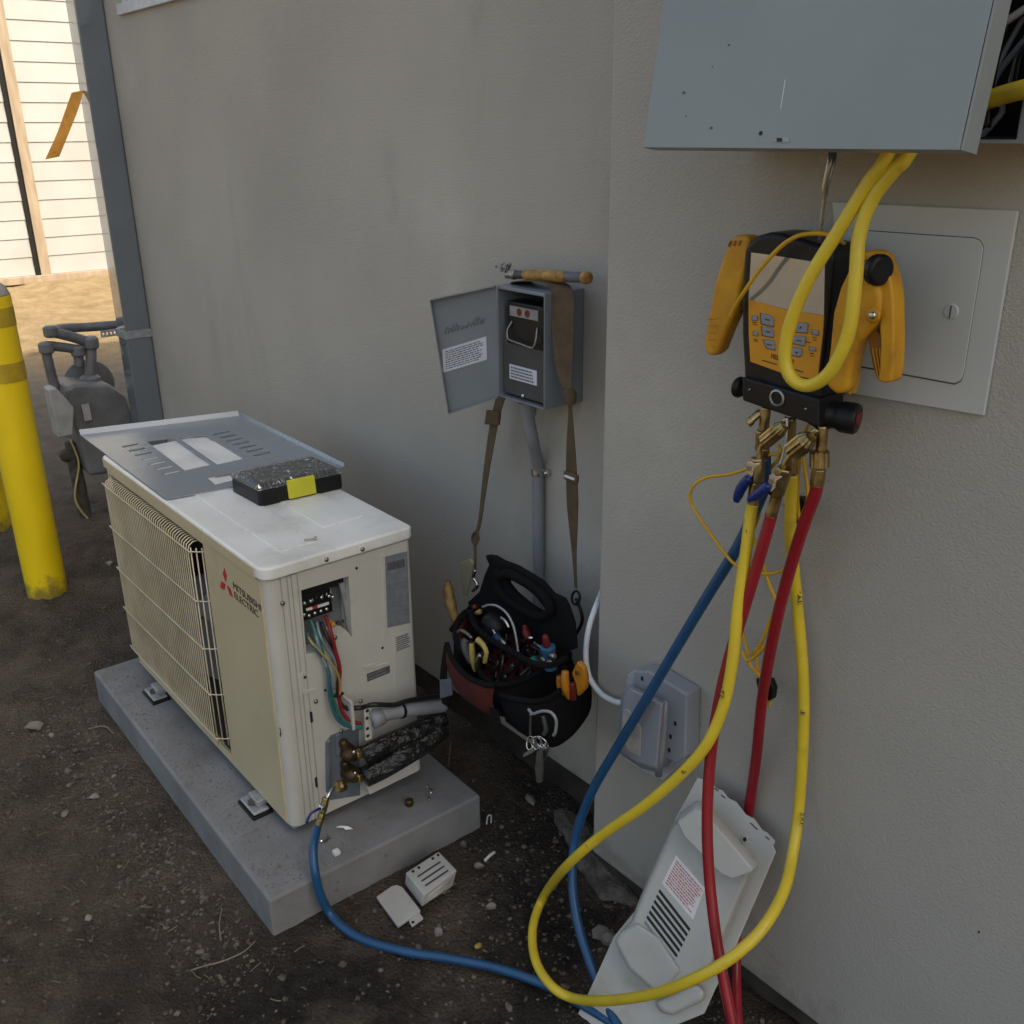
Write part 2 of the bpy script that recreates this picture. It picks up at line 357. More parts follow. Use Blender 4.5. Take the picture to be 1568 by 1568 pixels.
# ------------------------------------------------------------------ the ground
def gz(x, y):
    v = Vector((x, y, 0))
    h = .010*noise.noise(v*3.1) + .007*noise.noise(v*9.3 + Vector((5, 2, 0))) + .0065*noise.noise(v*24) + .0042*noise.noise(v*58) + .0025*noise.noise(v*120)
    h -= .004
    # soil heaped a little against the pad's long side
    d = max(0, 1-abs(y+.155)/.06) if -1.0 < x < .15 else 0
    h += .006*d
    if -.93 < x < .16 and -.155 < y < .40: h = -.002 + .35*(h+.002)      # trodden flat along the pad
    # sandy bank at the foot of the shed
    d2 = max(0, 1-abs(x+8.0)/1.2); h += d2*(.08 + .10*noise.noise(v*2.2) + .05*noise.noise(v*6))
    return h
def axis_vals(a, b, fine, far):
    out = []; x = a
    while x < b: out.append(x); x += fine
    out.append(b); st = fine; lo = a; hi = b; L_, R_ = [], []
    while hi < far: st *= 1.13; hi += min(st, 6); R_.append(hi); lo -= min(st, 6); L_.append(lo)
    return L_[::-1] + out + R_
gxs = axis_vals(-2.4, 1.1, .0105, 90); gys = axis_vals(-.62, .56, .0105, 90)
gv = []; nx, ny = len(gxs), len(gys)
for y in gys:
    for x in gxs: gv.append((x, y, gz(x, y)))
gf = [(j*nx+i, j*nx+i+1, (j+1)*nx+i+1, (j+1)*nx+i) for j in range(ny-1) for i in range(nx-1)]
gme = bpy.data.meshes.new('ground'); gme.from_pydata(gv, [], gf); gme.update()
for p in gme.polygons: p.use_smooth = True
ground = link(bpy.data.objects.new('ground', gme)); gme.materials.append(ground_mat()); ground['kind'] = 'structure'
ground['label'] = 'bare brown dirt ground scattered with grit and straw'

# ------------------------------------------------------------------ the building
bld = thing('building', 'beige stucco building wall with a projecting bay on the right', 'building', (-.2, .7, 0))
YL, YR, XE, HT = .545, .44, .348, 4.2
wallL = box('wall', -2.085, XE+.1, YL, YL+.2, .072, HT, stucco, bld, bevel=0)
wx0, wx1, wz0 = -1.845, -.75, 1.665
cut(wallL, [MB().lim(wx0, wx1, YL-.1, YL+.09, wz0, 2.9).build('c', None)])
wallR = box('projecting_wall', XE, 7, YR, YL+.21, .036, HT-.002, stucco, bld, bevel=.006)
box('side_wall', -2.083, -1.9, YL+.2, 9, .07, HT-.004, stucco, bld, bevel=0)
box('roof', -2.09, 7.02, YL+.02, 9.02, HT, HT+.06, footing_m, bld, bevel=0)
MB().lim(-2.08, XE+.1, YL+.012, YL+.2, -.2, .0725).lim(XE+.004, 7, YR+.014, YL+.2, -.2, .0365).build('foundation', footing_m, bld)
win = MB(); win.lim(wx0, wx1, YL-.012, YL+.03, wz0-.018, wz0+.012).lim(wx0, wx0+.03, YL+.005, YL+.06, wz0+.012, 2.9).lim(wx1-.03, wx1, YL+.005, YL+.06, wz0+.012, 2.9)
wo = win.build('window', whitef, bld, bevel=.002)
box('pane', wx0+.03, wx1-.03, YL+.035, YL+.05, wz0+.012, 2.9, glassm, wo, bevel=0)
# downspout at the far corner
ds = thing('downspout', 'slate blue square downspout at the far corner of the stucco wall', 'downspout', (-2.02, .50, 0))
box('pipe', -2.065, -1.98, .456, .542, -.02, HT, spout_m, ds, bevel=.004)
st = MB().lim(-2.068, -1.977, .452, .545, .665, .692)
st.build('strap', galvd, ds, bevel=.001)
tail = MB().lim(-2.068, -2.064, .40, .452, .667, .690).build('strap_tail', galvd, ds, bevel=0)
cut(tail, [MB().lim(-2.08, -2.05, y, y+.007, .674, .683).build('c', None) for y in (.405, .418, .431, .443)])
fl = PX(118, 136, -2.03)
rib = ribbon('flagging_tape', [(PX(119, 140, -2.03), Vector((0, .019, .004))), (PX(110, 168, -2.03), Vector((.004, .020, .004))), (PX(98, 200, -2.035), Vector((.005, .020, .006))), (PX(80, 242, -2.04), Vector((0, .022, .004)))], None, orange_t, None, th=.001)
tag(rib, 'strip of orange flagging tape hanging off the downspout edge', 'flagging tape')

# shed with white board siding across the yard
shed = thing('shed', 'white board-sided shed with raw wood trim standing in the sun', 'shed', (-8.75, 2.2, 0))
SX = -8.6
box('frame_wall', -9.2, SX-.03, -2.2, 9, .02, 5.2, woodtan, shed, bevel=0)
bw = .166; z = .10; k = 0
bays = [(-2.2, 1.80), (1.935, 3.9), (4.03, 9)]
sprot = None
while z < 3.6:
    for (a, b_) in bays:
        mb = MB(); x = SX
        mb.prism([(x-.028, a, z), (x-.004, a, z), (x-.012, a, z+bw-.002), (x-.028, a, z+bw-.003)], (0, b_-a, 0))
        mb.build('siding_board', siding, shed)
    z += bw
for y in (1.868, 3.965):
    box('gap_strip', SX-.025, SX+.006, y-.066, y-.0255, .10, 5.2, dark, shed, bevel=0)
    box('trim_board', SX-.02, SX+.022, y-.045+.02, y+.045+.02, .08, 5.2, woodtan, shed, bevel=.003)
box('skirt_beam', SX-.06, SX+.035, -2.2, 9, .03, .098, woodtan, shed, bevel=.006)

# ------------------------------------------------------------------ bollards
def bollard(c, h, label):
    t = thing('bollard', label, 'bollard', (c[0], c[1], 0), 'yellow bollards by the gas meter')
    R = .0585
    MB().lathe((c[0], c[1], -.05), (0, 0, 1), [(R, 0), (R, h+.03)], 32).build('post', yellow_p, t, bevel=.002)
    for z0, z1 in ((.668, .722), (.822, .874)):
        MB().lathe((c[0], c[1], z0), (0, 0, 1), [(R+.0012, 0), (R+.0012, z1-z0)], 32).build('band', band_m, t, smooth=False)
    MB().lathe((c[0], c[1], h-.02), (0, 0, 1), [(R*.98, 0), (R*.96, .004), (R*.85, .022), (R*.6, .036), (R*.3, .043), (.004, .046)], 32).build('mortar_cap', dome_m, t, smooth=True)
    return t
bollard((-1.617, -.014), .925, 'near yellow bollard with faded ochre bands and scuffed base')
bollard((-2.30, -.012), .925, 'second yellow bollard at the left edge behind the near one')

# ------------------------------------------------------------------ gas meter
gm = thing('gas_meter', 'grey gas meter with pipes beside the slate blue downspout', 'gas meter', (-2.2, .30, 0))
GX = -2.2
def g(a, b, X=GX): return PX(a/2.9, 400+b/2.9, X)
body = MB().prism([g(*q, GX+.09) for q in ((290, 570), (330, 548), (485, 545), (560, 600), (605, 720), (600, 900), (465, 948), (400, 956), (352, 800))], (-.18, 0, 0)).build('meter_body', gasgrey, gm, bevel=.014, seg=3)
MB().prism([g(*q, GX+.102) for q in ((362, 640), (395, 632), (410, 705), (376, 712))], (-.008, 0, 0)).build('data_plate', gaslight, gm, bevel=.001)
MB().prism([g(*q, GX+.15) for q in ((215, 572), (250, 562), (330, 650), (326, 772), (262, 786), (240, 690))], (-.07, 0, 0)).build('index_box', gaslight, gm, bevel=.006)
c0 = g(390, 545, GX-.10)
MB().lathe(c0, (1, 0, 0), [(.085, -.02), (.092, 0), (.092, .018), (.05, .034)], 28).build('regulator', gasgrey, gm, smooth=False, bevel=.003)
PR = .0185
tube('pipe', [g(400, 570), g(402, 500), g(404, 420), g(402, 362)], PR*1.05, gasgrey, gm)
tube('pipe', [g(402, 362), g(320, 336), g(225, 312)], PR, gasdark, gm)
tube('pipe', [g(225, 312), g(262, 300, GX-.1), g(400, 292, GX-.12), g(560, 280, GX-.06)], PR*.9, gasdark, gm)
tube('pipe', [g(350, 470), g(345, 400), g(320, 388), g(262, 380), g(210, 376), g(205, 400), g(220, 470), g(246, 568)], PR*.92, gasdark, gm)
for q, r in (((402, 362), .028), ((225, 312), .025), ((206, 384), .026), ((346, 398), .025), ((402, 540), .036)):
    p = g(*q); MB().lathe(p-Vector((0, 0, r*.8)), (0, 0, 1), [(r*.7, 0), (r, r*.25), (r, r*1.35), (r*.7, r*1.6)], 14).build('pipe_fitting', gasgrey, gm, bevel=.002)
rb = g(392, 1190); rb.z = -.05
tube('riser', [rb, g(355, 1010), g(330, 900), g(312, 800)], [.022, .024, .022, .02], rusty, gm)
vv = g(312, 862); MB().lathe(vv-Vector((.0, .035, 0)), (0, 1, .1), [(.012, 0), (.024, .012), (.026, .05), (.014, .065)], 12).build('shutoff_valve', rusty, gm, bevel=.002)
tube('tracer_wire', [g(312, 790, GX+.03), g(350, 900, GX+.03), g(335, 1060, GX+.03), g(420, 1180, GX+.03)], .004, tapey, gm, n=6)

# ------------------------------------------------------------------ equipment pad
ya = -.0139; ca, sa = math.cos(ya), math.sin(ya)
def padp(x, y): return (ca*x-sa*y, sa*x+ca*y)
px0, px1, py0, py1, ZP = -.881, .115, -.1056, .352, .0772
pad = MB().prism([(*padp(px0, py0), -.06), (*padp(px1, py0), -.06), (*padp(px1, py1), -.06), (*padp(px0, py1), -.06)], (0, 0, .06+ZP)).build('equipment_pad', concrete, None, bevel=.006, seg=3)
tag(pad, 'grey concrete slab pad under the heat pump', 'concrete pad')

# ------------------------------------------------------------------ heat pump
ac = thing('outdoor_unit', 'cream heat pump outdoor unit with its service panel removed', 'heat pump', (-.40, .146, ZP))
W, D, ZB, ZT = .809, .2916, .1022, .612
prof = []
def arc(cx, cy, r, a0, a1, n=6): return [(cx + r*math.cos(math.radians(a0+(a1-a0)*i/n)), cy + r*math.sin(math.radians(a0+(a1-a0)*i/n))) for i in range(n+1)]
prof += arc(-W+.012, .012, .012, 180, 270) + arc(-.020, .020, .020, 270, 360)
for yg in (.027, .039, .047, .058):
    prof += [(0, yg-.0016), (-.003, yg-.0006), (-.003, yg+.0006), (0, yg+.0016)]
prof += arc(-.010, D-.010, .010, 0, 90) + arc(-W+.01, D-.01, .01, 90, 180)
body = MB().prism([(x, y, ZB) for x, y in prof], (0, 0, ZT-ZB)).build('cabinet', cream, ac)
ox0, ox1, oz0, oz1 = -.788, -.258, .128, .600
tz = [(462, 904), (534, 883), (539, 975), (519, 968), (505, 985), (503, 1000), (470, 998)]
cutters = [MB().lim(ox0, ox1, -.05, .13, oz0, oz1).build('c', None),
           MB().prism([PX(x, y, 0)+Vector((.03, 0, 0)) for x, y in [(461, 904), (534, 882), (539, 976), (530, 965), (512, 972), (510, 992), (469, 1002)]], (-.075, 0, 0)).build('c', None)]
# valve recess, low on the service side
vr = [(499, 1137), (507, 1126), (549, 1112), (552, 1218), (502, 1226)]
cut(body, cutters)
for p in body.data.polygons: p.use_smooth = False
# yellowed front skin round the fan opening
fp = MB(); y0 = -.003
for a, b_, c, d in ((-W+.012, ox0, oz0-.02, ZT-.002), (ox1, -.019, ZB+.004, ZT-.002), (ox0, ox1, oz1, ZT-.002), (ox0, ox1, ZB+.004, oz0), (-W+.012, ox0, ZB+.004, oz0-.02)):
    fp.lim(a, b_, y0, .001, c, d)
fp.build('front_panel', creamf, ac)
liner = MB(); liner.lim(ox0+.004, ox1-.004, .118, .122, oz0+.004, oz1-.004).lim(ox0+.0005, ox0+.004, .002, .12, oz0, oz1).lim(ox1-.004, ox1-.0005, .002, .12, oz0, oz1).lim(ox0+.004, ox1-.004, .002, .12, oz1-.004, oz1-.0005).lim(ox0+.004, ox1-.004, .002, .12, oz0+.0005, oz0+.004)
liner.build('fan_recess', fins, ac)
fc = Vector(((ox0+ox1)/2, .07, (oz0+oz1)/2))
fan = MB().lathe(fc-Vector((0, .02, 0)), (0, 1, 0), [(.01, 0), (.045, .006), (.05, .04)], 20).build('fan', gasdark, ac, smooth=False)
for k in range(3):
    a0 = k*2*math.pi/3; vsb = []
    for i in range(7):
        for j in (0, 1):
            a = a0 + i*.22; r = .045 + j*.155; vsb.append(fc + Vector((r*math.cos(a), -.03+.012*i, r*math.sin(a))))
    mesh('fan_blade', vsb, [(2*i, 2*i+1, 2*i+3, 2*i+2) for i in range(6)], gasdark, fan, smooth=True)
# wire guard
gd = MB()
GY = -.022; gz0, gz1 = .165, .585
gp = [(0, .597), (-.010, .597), (-.019, .591), (-.022, .580), (-.0222, .37), (-.022, .172), (-.019, .158), (-.010, .147), (0, .142)]
guard = None
def gtube(name, pts, r, parent): return MB().tube(pts, r, 6).build(name, creamg, parent, smooth=True)
guard = MB().tube(cr([(ox0+.004, 0, oz1-.002), (ox0+.004, -.004, .38), (ox0+.004, 0, oz0+.008)], 4), .002, 6).build('fan_guard', creamg, ac, smooth=True)
b0 = gtube('guard_bar', [(-.762, y, z) for y, z in gp], .0014, guard)
nb = 43
for i in range(1, nb):
    o = b0.copy(); link(o); o.parent = guard; o.location = (i*(.762-.288)/(nb-1), 0, 0); WL[o.name] = wl(guard)
for x, y in ((-.279, -.0195), (-.270, -.0125), (-.263, -.004), (-.771, -.017), (-.778, -.009)):
    gtube('guard_bar', [(x, y, .590), (x, y-.001, .37), (x, y, .150)], .0015, guard)
for z in (.583, .479, .375, .271, .167):
    gtube('guard_wire', cr([(-.778, -.0105, z), (-.771, -.0185, z), (-.762, -.0232, z), (-.50, -.0235, z), (-.288, -.0232, z), (-.278, -.0215, z), (-.266, -.011, z), (ox1-.001, 0, z)], 3), .0013, guard)
# lid
lp = arc(-W+.008, .008, .014, 180, 270) + arc(-.018, .016, .023, 270, 360) + arc(-.008, D-.008, .013, 0, 90) + arc(-W+.008, D-.008, .013, 90, 180)
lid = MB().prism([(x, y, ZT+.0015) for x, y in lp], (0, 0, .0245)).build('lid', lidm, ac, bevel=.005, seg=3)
MB().prism([(x, y-.0008 if y < .02 else y, ZT+.0025) for x, y in arc(-W+.008, .008, .0146, 180, 270) + [(-.024, -.0072)] + [(-.024, .01), (-W+.02, .01)]], (0, 0, .018)).build('lid_front_edge', creamf, lid)
for (xa, xb, ya_, yb) in ((-.74, -.045, .052, .130), (-.74, -.095, .165, .248)):
    MB().prism([(xa, ya_, .6375), (xb, ya_, .6375), (xb, yb, .6375), (xa, yb, .6375)], (0, 0, .0028)).build('embossed_rib', lidm, lid, bevel=.0025)
# screws and small marks on the service side
def head(p, r=.0042, n=(1, 0, 0), par=ac, m=dsteel):
    MB().lathe(p, n, [(r, -.001), (r, .0012), (r*.75, .0026), (r*.2, .0032)], 12).build('screw', m, par, smooth=True)
for q in ((500, 857), (555, 841)): head(PX(*q, .0055))
for q in ((432.6, 923.7), (483.6, 1074), (522.5, 1119), (513, 976)): head(PX(*q, .001))
for q in ((467, 1037), (498, 1057), (585.6, 992), (546, 870)):
    p = PX(*q, 0); MB().lathe(p, (1, 0, 0), [(.0028, -.002), (.0028, .0006)], 10).build('screw_hole', ink, ac)
for q in ((477, 1098), (484, 1198)):
    p = PX(*q, 0); box('vent_slot', -.002, .0007, p.y-.0022, p.y+.0022, p.z-.011, p.z+.011, ink, ac, bevel=0)
plate('side_step', zz([(640, 160), (652, 152), (668, 560), (655, 566)], 380, 800, 3.137), 0, .0018, -.003, cream, ac)
plate('side_step', zz([(700, 540), (706, 535), (718, 860), (711, 862)], 380, 800, 3.137), 0, .0018, -.003, cream, ac)
plate('side_step', zz([(262, 715), (248, 735), (262, 830), (325, 812), (330, 795), (275, 806), (262, 745), (272, 722)], 380, 800, 3.137), 0, .0016, -.003, cream, ac)
plate('side_step', zz([(552, 692), (610, 678), (612, 690), (676, 672), (676, 682), (612, 700), (556, 706)], 380, 800, 3.137), 0, .002, -.003, cream, ac)
rl = plate('rating_plate', zz([(658, 165), (765, 138), (778, 482), (670, 507)], 380, 800, 3.137), 0, .0008, -.002, lblgrey, ac, bevel=0)
def px_quad_lines(name, q, ax, val, nrm, rows, m, par, fill=.5, seed=1, **k):
    a, b_, c, d = [at(x, y, ax, val) for x, y in q]      # tl tr br bl
    return print_lines(name, d, c-d, a-d, nrm, rows, m, par, fill, seed, **k)
px_quad_lines('printing', zz([(662, 190), (762, 165), (764, 215), (666, 240)], 380, 800, 3.137), 0, .0012, (1, 0, 0), 1, inkgrey, rl, .9, 3)
px_quad_lines('printing', zz([(668, 260), (768, 235), (776, 475), (672, 500)], 380, 800, 3.137), 0, .0012, (1, 0, 0), 9, boxgrey, rl, .3, 4)
wl2 = plate('warning_label', zz([(708, 545), (776, 520), (780, 602), (713, 628)], 380, 800, 3.137), 0, .0006, -.002, cream, ac, bevel=0)
px_quad_lines('printing', zz([(708, 545), (776, 520), (780, 602), (713, 628)], 380, 800, 3.137), 0, .0009, (1, 0, 0), 7, inkgrey, wl2, .6, 5, x0=.02, x1=1)
sl3 = plate('serial_label', zz([(570, 728), (680, 687), (681, 722), (573, 766)], 380, 800, 3.137), 0, .0006, -.002, inkgrey, ac, bevel=0)
px_quad_lines('printing', zz([(570, 728), (680, 687), (681, 722), (573, 766)], 380, 800, 3.137), 0, .0009, (1, 0, 0), 2, lblgrey, sl3, .4, 6)
# scuffs on the corner
plate('scuff', zz([(150, 985), (156, 990), (160, 1015), (157, 1035), (152, 1020), (155, 1005)], 380, 800, 3.137), 0, -.0012, -.001, rusty, ac, bevel=0)
# emblem and lettering on the front
def lg(pts): return zz(pts, 320, 840, 13.07)
for d in (((305, 390), (355, 540), (335, 680), (275, 500)), ((245, 650), (328, 712), (305, 835), (220, 770)), ((350, 730), (420, 790), (480, 975), (415, 930))):
    plate('emblem_diamond', lg(d), 1, -.0036, .001, redm, ac, bevel=0)
text('lettering', 'MITSUBISHI', (-.1335, -.003, .5535), (-.0225, -.003, .5505), .0135, (0, -1, 0), ink, ac, ext=.0006)
text('lettering', 'ELECTRIC', (-.1335, -.003, .5345), (-.0375, -.003, .5325), .0135, (0, -1, 0), ink, ac, ext=.0006)
# feet
for x in (-.665, -.135):
    for y in (-.014, D+.012):
        f = MB().lim(x-.032, x+.032, y-.018, y+.016, ZP+.006, ZP+.013).lim(x-.02, x+.02, y-.005 if y < .1 else y-.03, y+.03 if y < .1 else y+.005, ZP+.013, ZB+.002)
        fo = f.build('foot', cream if False else galvd, ac, bevel=.003)
        MB().lim(x-.036, x+.036, y-.022, y+.02, ZP-.001, ZP+.006).build('rubber_pad', blackp, fo, bevel=.002)
        MB().lathe((x, y-.006, ZP+.012), (0, 0, 1), [(.009, 0), (.009, .007), (.006, .009)], 6).build('bolt', rusty, fo)
MB().lim(-W+.01, -.012, .006, D-.01, ZB-.012, ZB+.001).build('base_pan', galvd, ac, bevel=.002)
# terminal compartment
tb = plate('terminal_plate', zz([(462, 250), (545, 205), (545, 820), (430, 900), (420, 300)], 0, 0, 1) if False else [(440, 905), (536, 878), (541, 978), (450, 1006)], 0, -.034, -.002, mat('compartment_steel', (.22, .24, .26), .45, metal=.4), ac, bevel=0)
plate('terminal_shelf', zz([(170, 262), (730, 98), (735, 180), (175, 330)], 440, 870, 7.84), 0, -.02, -.012, dark, ac, bevel=0)
plate('flange', zz([(630, 190), (690, 170), (770, 800), (735, 815), (690, 480)], 440, 870, 7.84), 0, -.012, -.006, galvd, ac, bevel=.001)
tblk = plate('terminal_block', zz([(185, 330), (520, 240), (550, 520), (190, 640)], 440, 870, 7.84), 0, -.016, -.016, blackp, ac, bevel=.002)
plate('marker_strip', zz([(230, 490), (300, 470), (302, 495), (232, 515)], 440, 870, 7.84), 0, -.0135, -.003, paper, tblk, bevel=0)
plate('marker_strip', zz([(300, 470), (365, 450), (367, 478), (302, 495)], 440, 870, 7.84), 0, -.0135, -.003, redm, tblk, bevel=0)
plate('marker_strip', zz([(365, 450), (500, 408), (502, 436), (367, 478)], 440, 870, 7.84), 0, -.0135, -.003, paper, tblk, bevel=0)
for q in ((205, 420), (280, 395), (410, 350), (500, 335), (545, 345), (260, 570), (330, 540), (402, 515), (470, 490), (200, 560)):
    head(PX(440+q[0]/7.84, 870+q[1]/7.84, -.015), .0036, m=steel, par=tblk)
for q, m in (((525, 655), worange), ((600, 650), boxdark), ((675, 620), boxdark)):
    p = PX(440+q[0]/7.84, 870+q[1]/7.84, -.034); MB().lathe(p, (1, 0, 0), [(.0045, 0), (.0045, .008), (.003, .010)], 12).build('grommet', m, ac)
for a, b_, m in (((200, 290), (270, 400), wteal), ((255, 280), (300, 400), wwhite), ((400, 210), (420, 350), wgreen), ((330, 240), (350, 370), wblack), ((480, 190), (520, 300), wgrey), ((440, 200), (470, 330), wgrey)):
    tube('jumper', [PX(440+a[0]/7.84, 870+a[1]/7.84, -.03), PX(440+(a[0]+b_[0])/15.68+1, 870+(a[1]+b_[1])/15.68, -.02), PX(440+b_[0]/7.84, 870+b_[1]/7.84, -.016)], .0022, m, ac, n=6)
# field wires down to the clamp
def zt(a, b, X): return PX(380+a/3.137, 800+b/3.137, X)
for pts, r, m in (
    (((300, 470, -.014), (335, 560, .007), (365, 650, .010), (395, 760, .016), (405, 840, .018), (440, 930, .022), (490, 975, .028), (545, 975, .034)), .0033, wgreen),
    (((275, 530, -.012), (320, 600, .010), (365, 660, .012), (388, 740, .02), (392, 830, .022), (425, 940, .026), (500, 985, .032), (548, 985, .036)), .0033, wteal),
    (((372, 450, -.014), (395, 520, .007), (420, 620, .012), (440, 700, .016), (438, 790, .018), (445, 890, .02), (480, 945, .026), (540, 965, .034)), .0036, wred),
    (((350, 480, -.014), (385, 560, .007), (425, 640, .008), (436, 720, .012), (430, 800, .014), (440, 860, .016), (470, 890, .02), (540, 893, .028)), .0036, wblack),
    (((282, 530, -.014), (300, 570, .004), (345, 620, .014), (410, 690, .02), (440, 760, .02), (440, 830, .02)), .0024, wyel),
    (((330, 480, -.014), (345, 540, .007), (375, 600, .008), (405, 640, .010), (428, 700, .012)), .0026, wgrey),
    (((310, 490, -.012), (330, 560, .007), (355, 640, .012), (392, 730, .018), (410, 800, .02)), .0028, wgrey)):
    tube('field_wire', [zt(*p) for p in pts], r, m, ac, n=8)
p = zt(432, 828, .018); MB().tube([p+Vector((0, .010*math.cos(a), .004*math.sin(a)))+Vector((.010*math.sin(a), 0, 0)) for a in [k*math.pi/6 for k in range(13)]], .0016, 6).build('cable_tie', blackp, ac)
# cable clamp bracket
br = plate('clamp_bracket', zz([(552, 875), (588, 866), (592, 1035), (560, 1045)], 380, 800, 3.137), 0, .034, .004, cream, ac, bevel=.001)
for q in ((572, 905), (571, 940), (573, 990), (575, 1025)):
    p = zt(*q, .038); MB().lathe(p, (1, 0, 0), [(.0035, -.002), (.0035, .0005)], 10).build('slot', ink, br)
box('bracket_arm', .0, .036, .122, .128, .285, .345, cream, ac, bevel=.001)
head(zt(540, 858, .03), m=dsteel)
# valves
rc = plate('recess_plate', vr, 0, .0016, -.003, recess_m, ac, bevel=.0008)
plate('recess_rib', zz([(375, 1060), (400, 1040), (400, 1300), (378, 1300)], 380, 800, 3.137), 0, .006, -.006, recess_m, ac, bevel=.003)
plate('recess_rib', zz([(422, 1020), (450, 1010), (455, 1120), (425, 1130)], 380, 800, 3.137), 0, .006, -.006, recess_m, ac, bevel=.003)
for (q, s) in (((484, 1105), 1), ((490, 1205), 1)):
    c = zt(*q, .012)
    v = MB().lathe(c-Vector((.04, 0, 0)), (1, 0, 0), [(.010, 0), (.012, .02), (.016, .03), (.016, .048), (.012, .055), (.009, .062)], 14).build('service_valve', brassd, ac, bevel=.001)
    MB().lathe(c+Vector((.0, -.004, .006)), (0, -.25, 1), [(.009, 0), (.0095, .022), (.006, .027)], 8).build('valve_cap', brassd, v, bevel=.001)
    MB().lathe(c+Vector((.012, 0, .0)), (0, 1, .02), [(.011, 0), (.011, .02), (.008, .03)], 12).build('valve_arm', brassd, v, bevel=.001)
    head(c+Vector((.02, 0, .012)), .004, m=steel, par=v)
for q, r in (((538, 1112), .0105), ((540, 1222), .0125)):
    c = zt(*q, .03); MB().lathe(c-Vector((0, .010, -.002)), (0, 1, -.03), [(r*.9, 0), (r, .003), (r, .018), (r*.7, .024)], 6).build('flare_nut', brass, ac, bevel=.001)
plate('base_leg', [(562, 1205), (641, 1161), (642, 1180), (566, 1217)], 0, .035, -.02, cream, ac, bevel=.001)
# line set and conduit
ls1 = tube('line_set_pipe', [zt(556, 1120, .04), zt(640, 1075, .045), zt(760, 1025, .05), zt(850, 985, .05), zt(935, 930, .05)], [.017, .019, .020, .021, .02], wrapm, None, n=14)
tag(ls1, 'upper refrigerant pipe in shiny black wrap beside the valves', 'insulated pipe', 'wrapped refrigerant pipes')
ls2 = tube('line_set_pipe', [zt(558, 1225, .045), zt(640, 1180, .05), zt(740, 1120, .06), zt(840, 1060, .06), zt(935, 985, .06)], [.020, .022, .023, .022, .021], wrapm, None, n=14)
tag(ls2, 'lower refrigerant pipe in shiny black wrap resting over the cream base leg', 'insulated pipe', 'wrapped refrigerant pipes')
# loose printed strip on the wrap
cw = thing('conduit_whip', 'short grey conduit from the clamp bracket with a black cable on top', 'conduit', zt(590, 950, .045))
tube('conduit_nut', [zt(592, 950, .042), zt(648, 925, .046)], [.0185, .0165], conduit, cw, n=14, sm=2)
tube('conduit', [zt(640, 925, .046), zt(745, 902, .05), zt(850, 890, .05), zt(940, 880, .05)], .0135, conduit, cw, n=14)
tube('black_cable', [zt(470, 893, .022), zt(540, 890, .03), zt(600, 875, .05), zt(700, 876, .056), zt(760, 858, .056), zt(830, 846, .05), zt(930, 835, .05)], .0048, wblack, cw, n=8)
p = zt(740, 905, .05); t = (zt(760, 900, .05)-zt(720, 908, .05)).normalized()
MB().lathe(p-t*.004, t, [(.0145, 0), (.0145, .006)], 16).build('tape_band', blackp, cw)
# ------------------------------------------------------------------ panel cover lying on the unit
TOP = .6405
sv = [Vector(q) for q in ((-.995, .004, TOP), (-.425, -.004, TOP), (-.365, .363, TOP), (-.902, .369, TOP))]
sheet = MB().prism(sv, (0, 0, .0022)).build('panel_cover', sheetm, None)
wn = [[(-.839, .107), (-.825, .166), (-.57, .153), (-.57, .093)], [(-.818, .175), (-.792, .233), (-.562, .225), (-.562, .163)], [(-.495, .111), (-.482, .207), (-.443, .205), (-.441, .106)]]
cs = [MB().prism([(x, y, TOP-.02) for x, y in q], (0, 0, .05)).build('c', None) for q in wn]
for k in range(7):
    x = -.835 + k*.042; cs.append(MB().lim(x, x+.012, .048, .085, TOP-.02, TOP+.03).build('c', None))
    x = -.79 + k*.036; cs.append(MB().lim(x, x+.011, .250, .292, TOP-.02, TOP+.03).build('c', None))
cut(sheet, cs)
tag(sheet, 'grey sheet metal breaker panel cover with cut-out windows lying on the unit', 'panel cover')
MB().prism([sv[0]+Vector((0, 0, .002)), sv[3]+Vector((0, 0, .002)), sv[3]+Vector((-.006, 0, .014)), sv[0]+Vector((-.006, 0, .014))], (.0012, 0, 0)).build('turned_flange', sheetm, sheet)
MB().prism([sv[3]+Vector((0, 0, .002)), sv[2]+Vector((0, 0, .002)), sv[2]+Vector((0, .004, .010)), sv[3]+Vector((0, .004, .010))], (0, .0012, 0)).build('turned_flange', sheetm, sheet)
# small parts case
cs_ = thing('parts_case', 'small black parts case with clear lid and yellow latch on the unit', 'parts case', (-.315, .205, TOP))
A = Vector((-.268, .122, TOP-.003)); B = Vector((-.256, .300, TOP-.003)); Cc = Vector((-.385, .118, TOP-.003)); Dd = Cc+(B-A)
base = MB().prism([A, B, Dd, Cc], (0, 0, .034)).build('tray', blackp, cs_, bevel=.006, seg=3)
ctr = (A+B+Cc+Dd)/4
def sh(p, k, z): q = ctr + (p-ctr)*k; return Vector((q.x, q.y, p.z+z))
MB().loft([[sh(p, 1.01, .0335) for p in (A, B, Dd, Cc)], [sh(p, 1.01, .041) for p in (A, B, Dd, Cc)], [sh(p, .93, .047) for p in (A, B, Dd, Cc)]]).build('clear_lid', clearp, cs_, bevel=.003)
u = (B-A).normalized(); n_ = Vector((u.y, -u.x, 0))
q = A.lerp(B, .33)+n_*.001; q2 = A.lerp(B, .66)+n_*.001
MB().prism([q+Vector((0, 0, .006)), q2+Vector((0, 0, .006)), q2+Vector((0, 0, .044))-n_*.004, q+Vector((0, 0, .044))-n_*.004], n_*.006).build('latch', yellatch, cs_, bevel=.0025)
hp = MB(); r_ = random.Random(3)
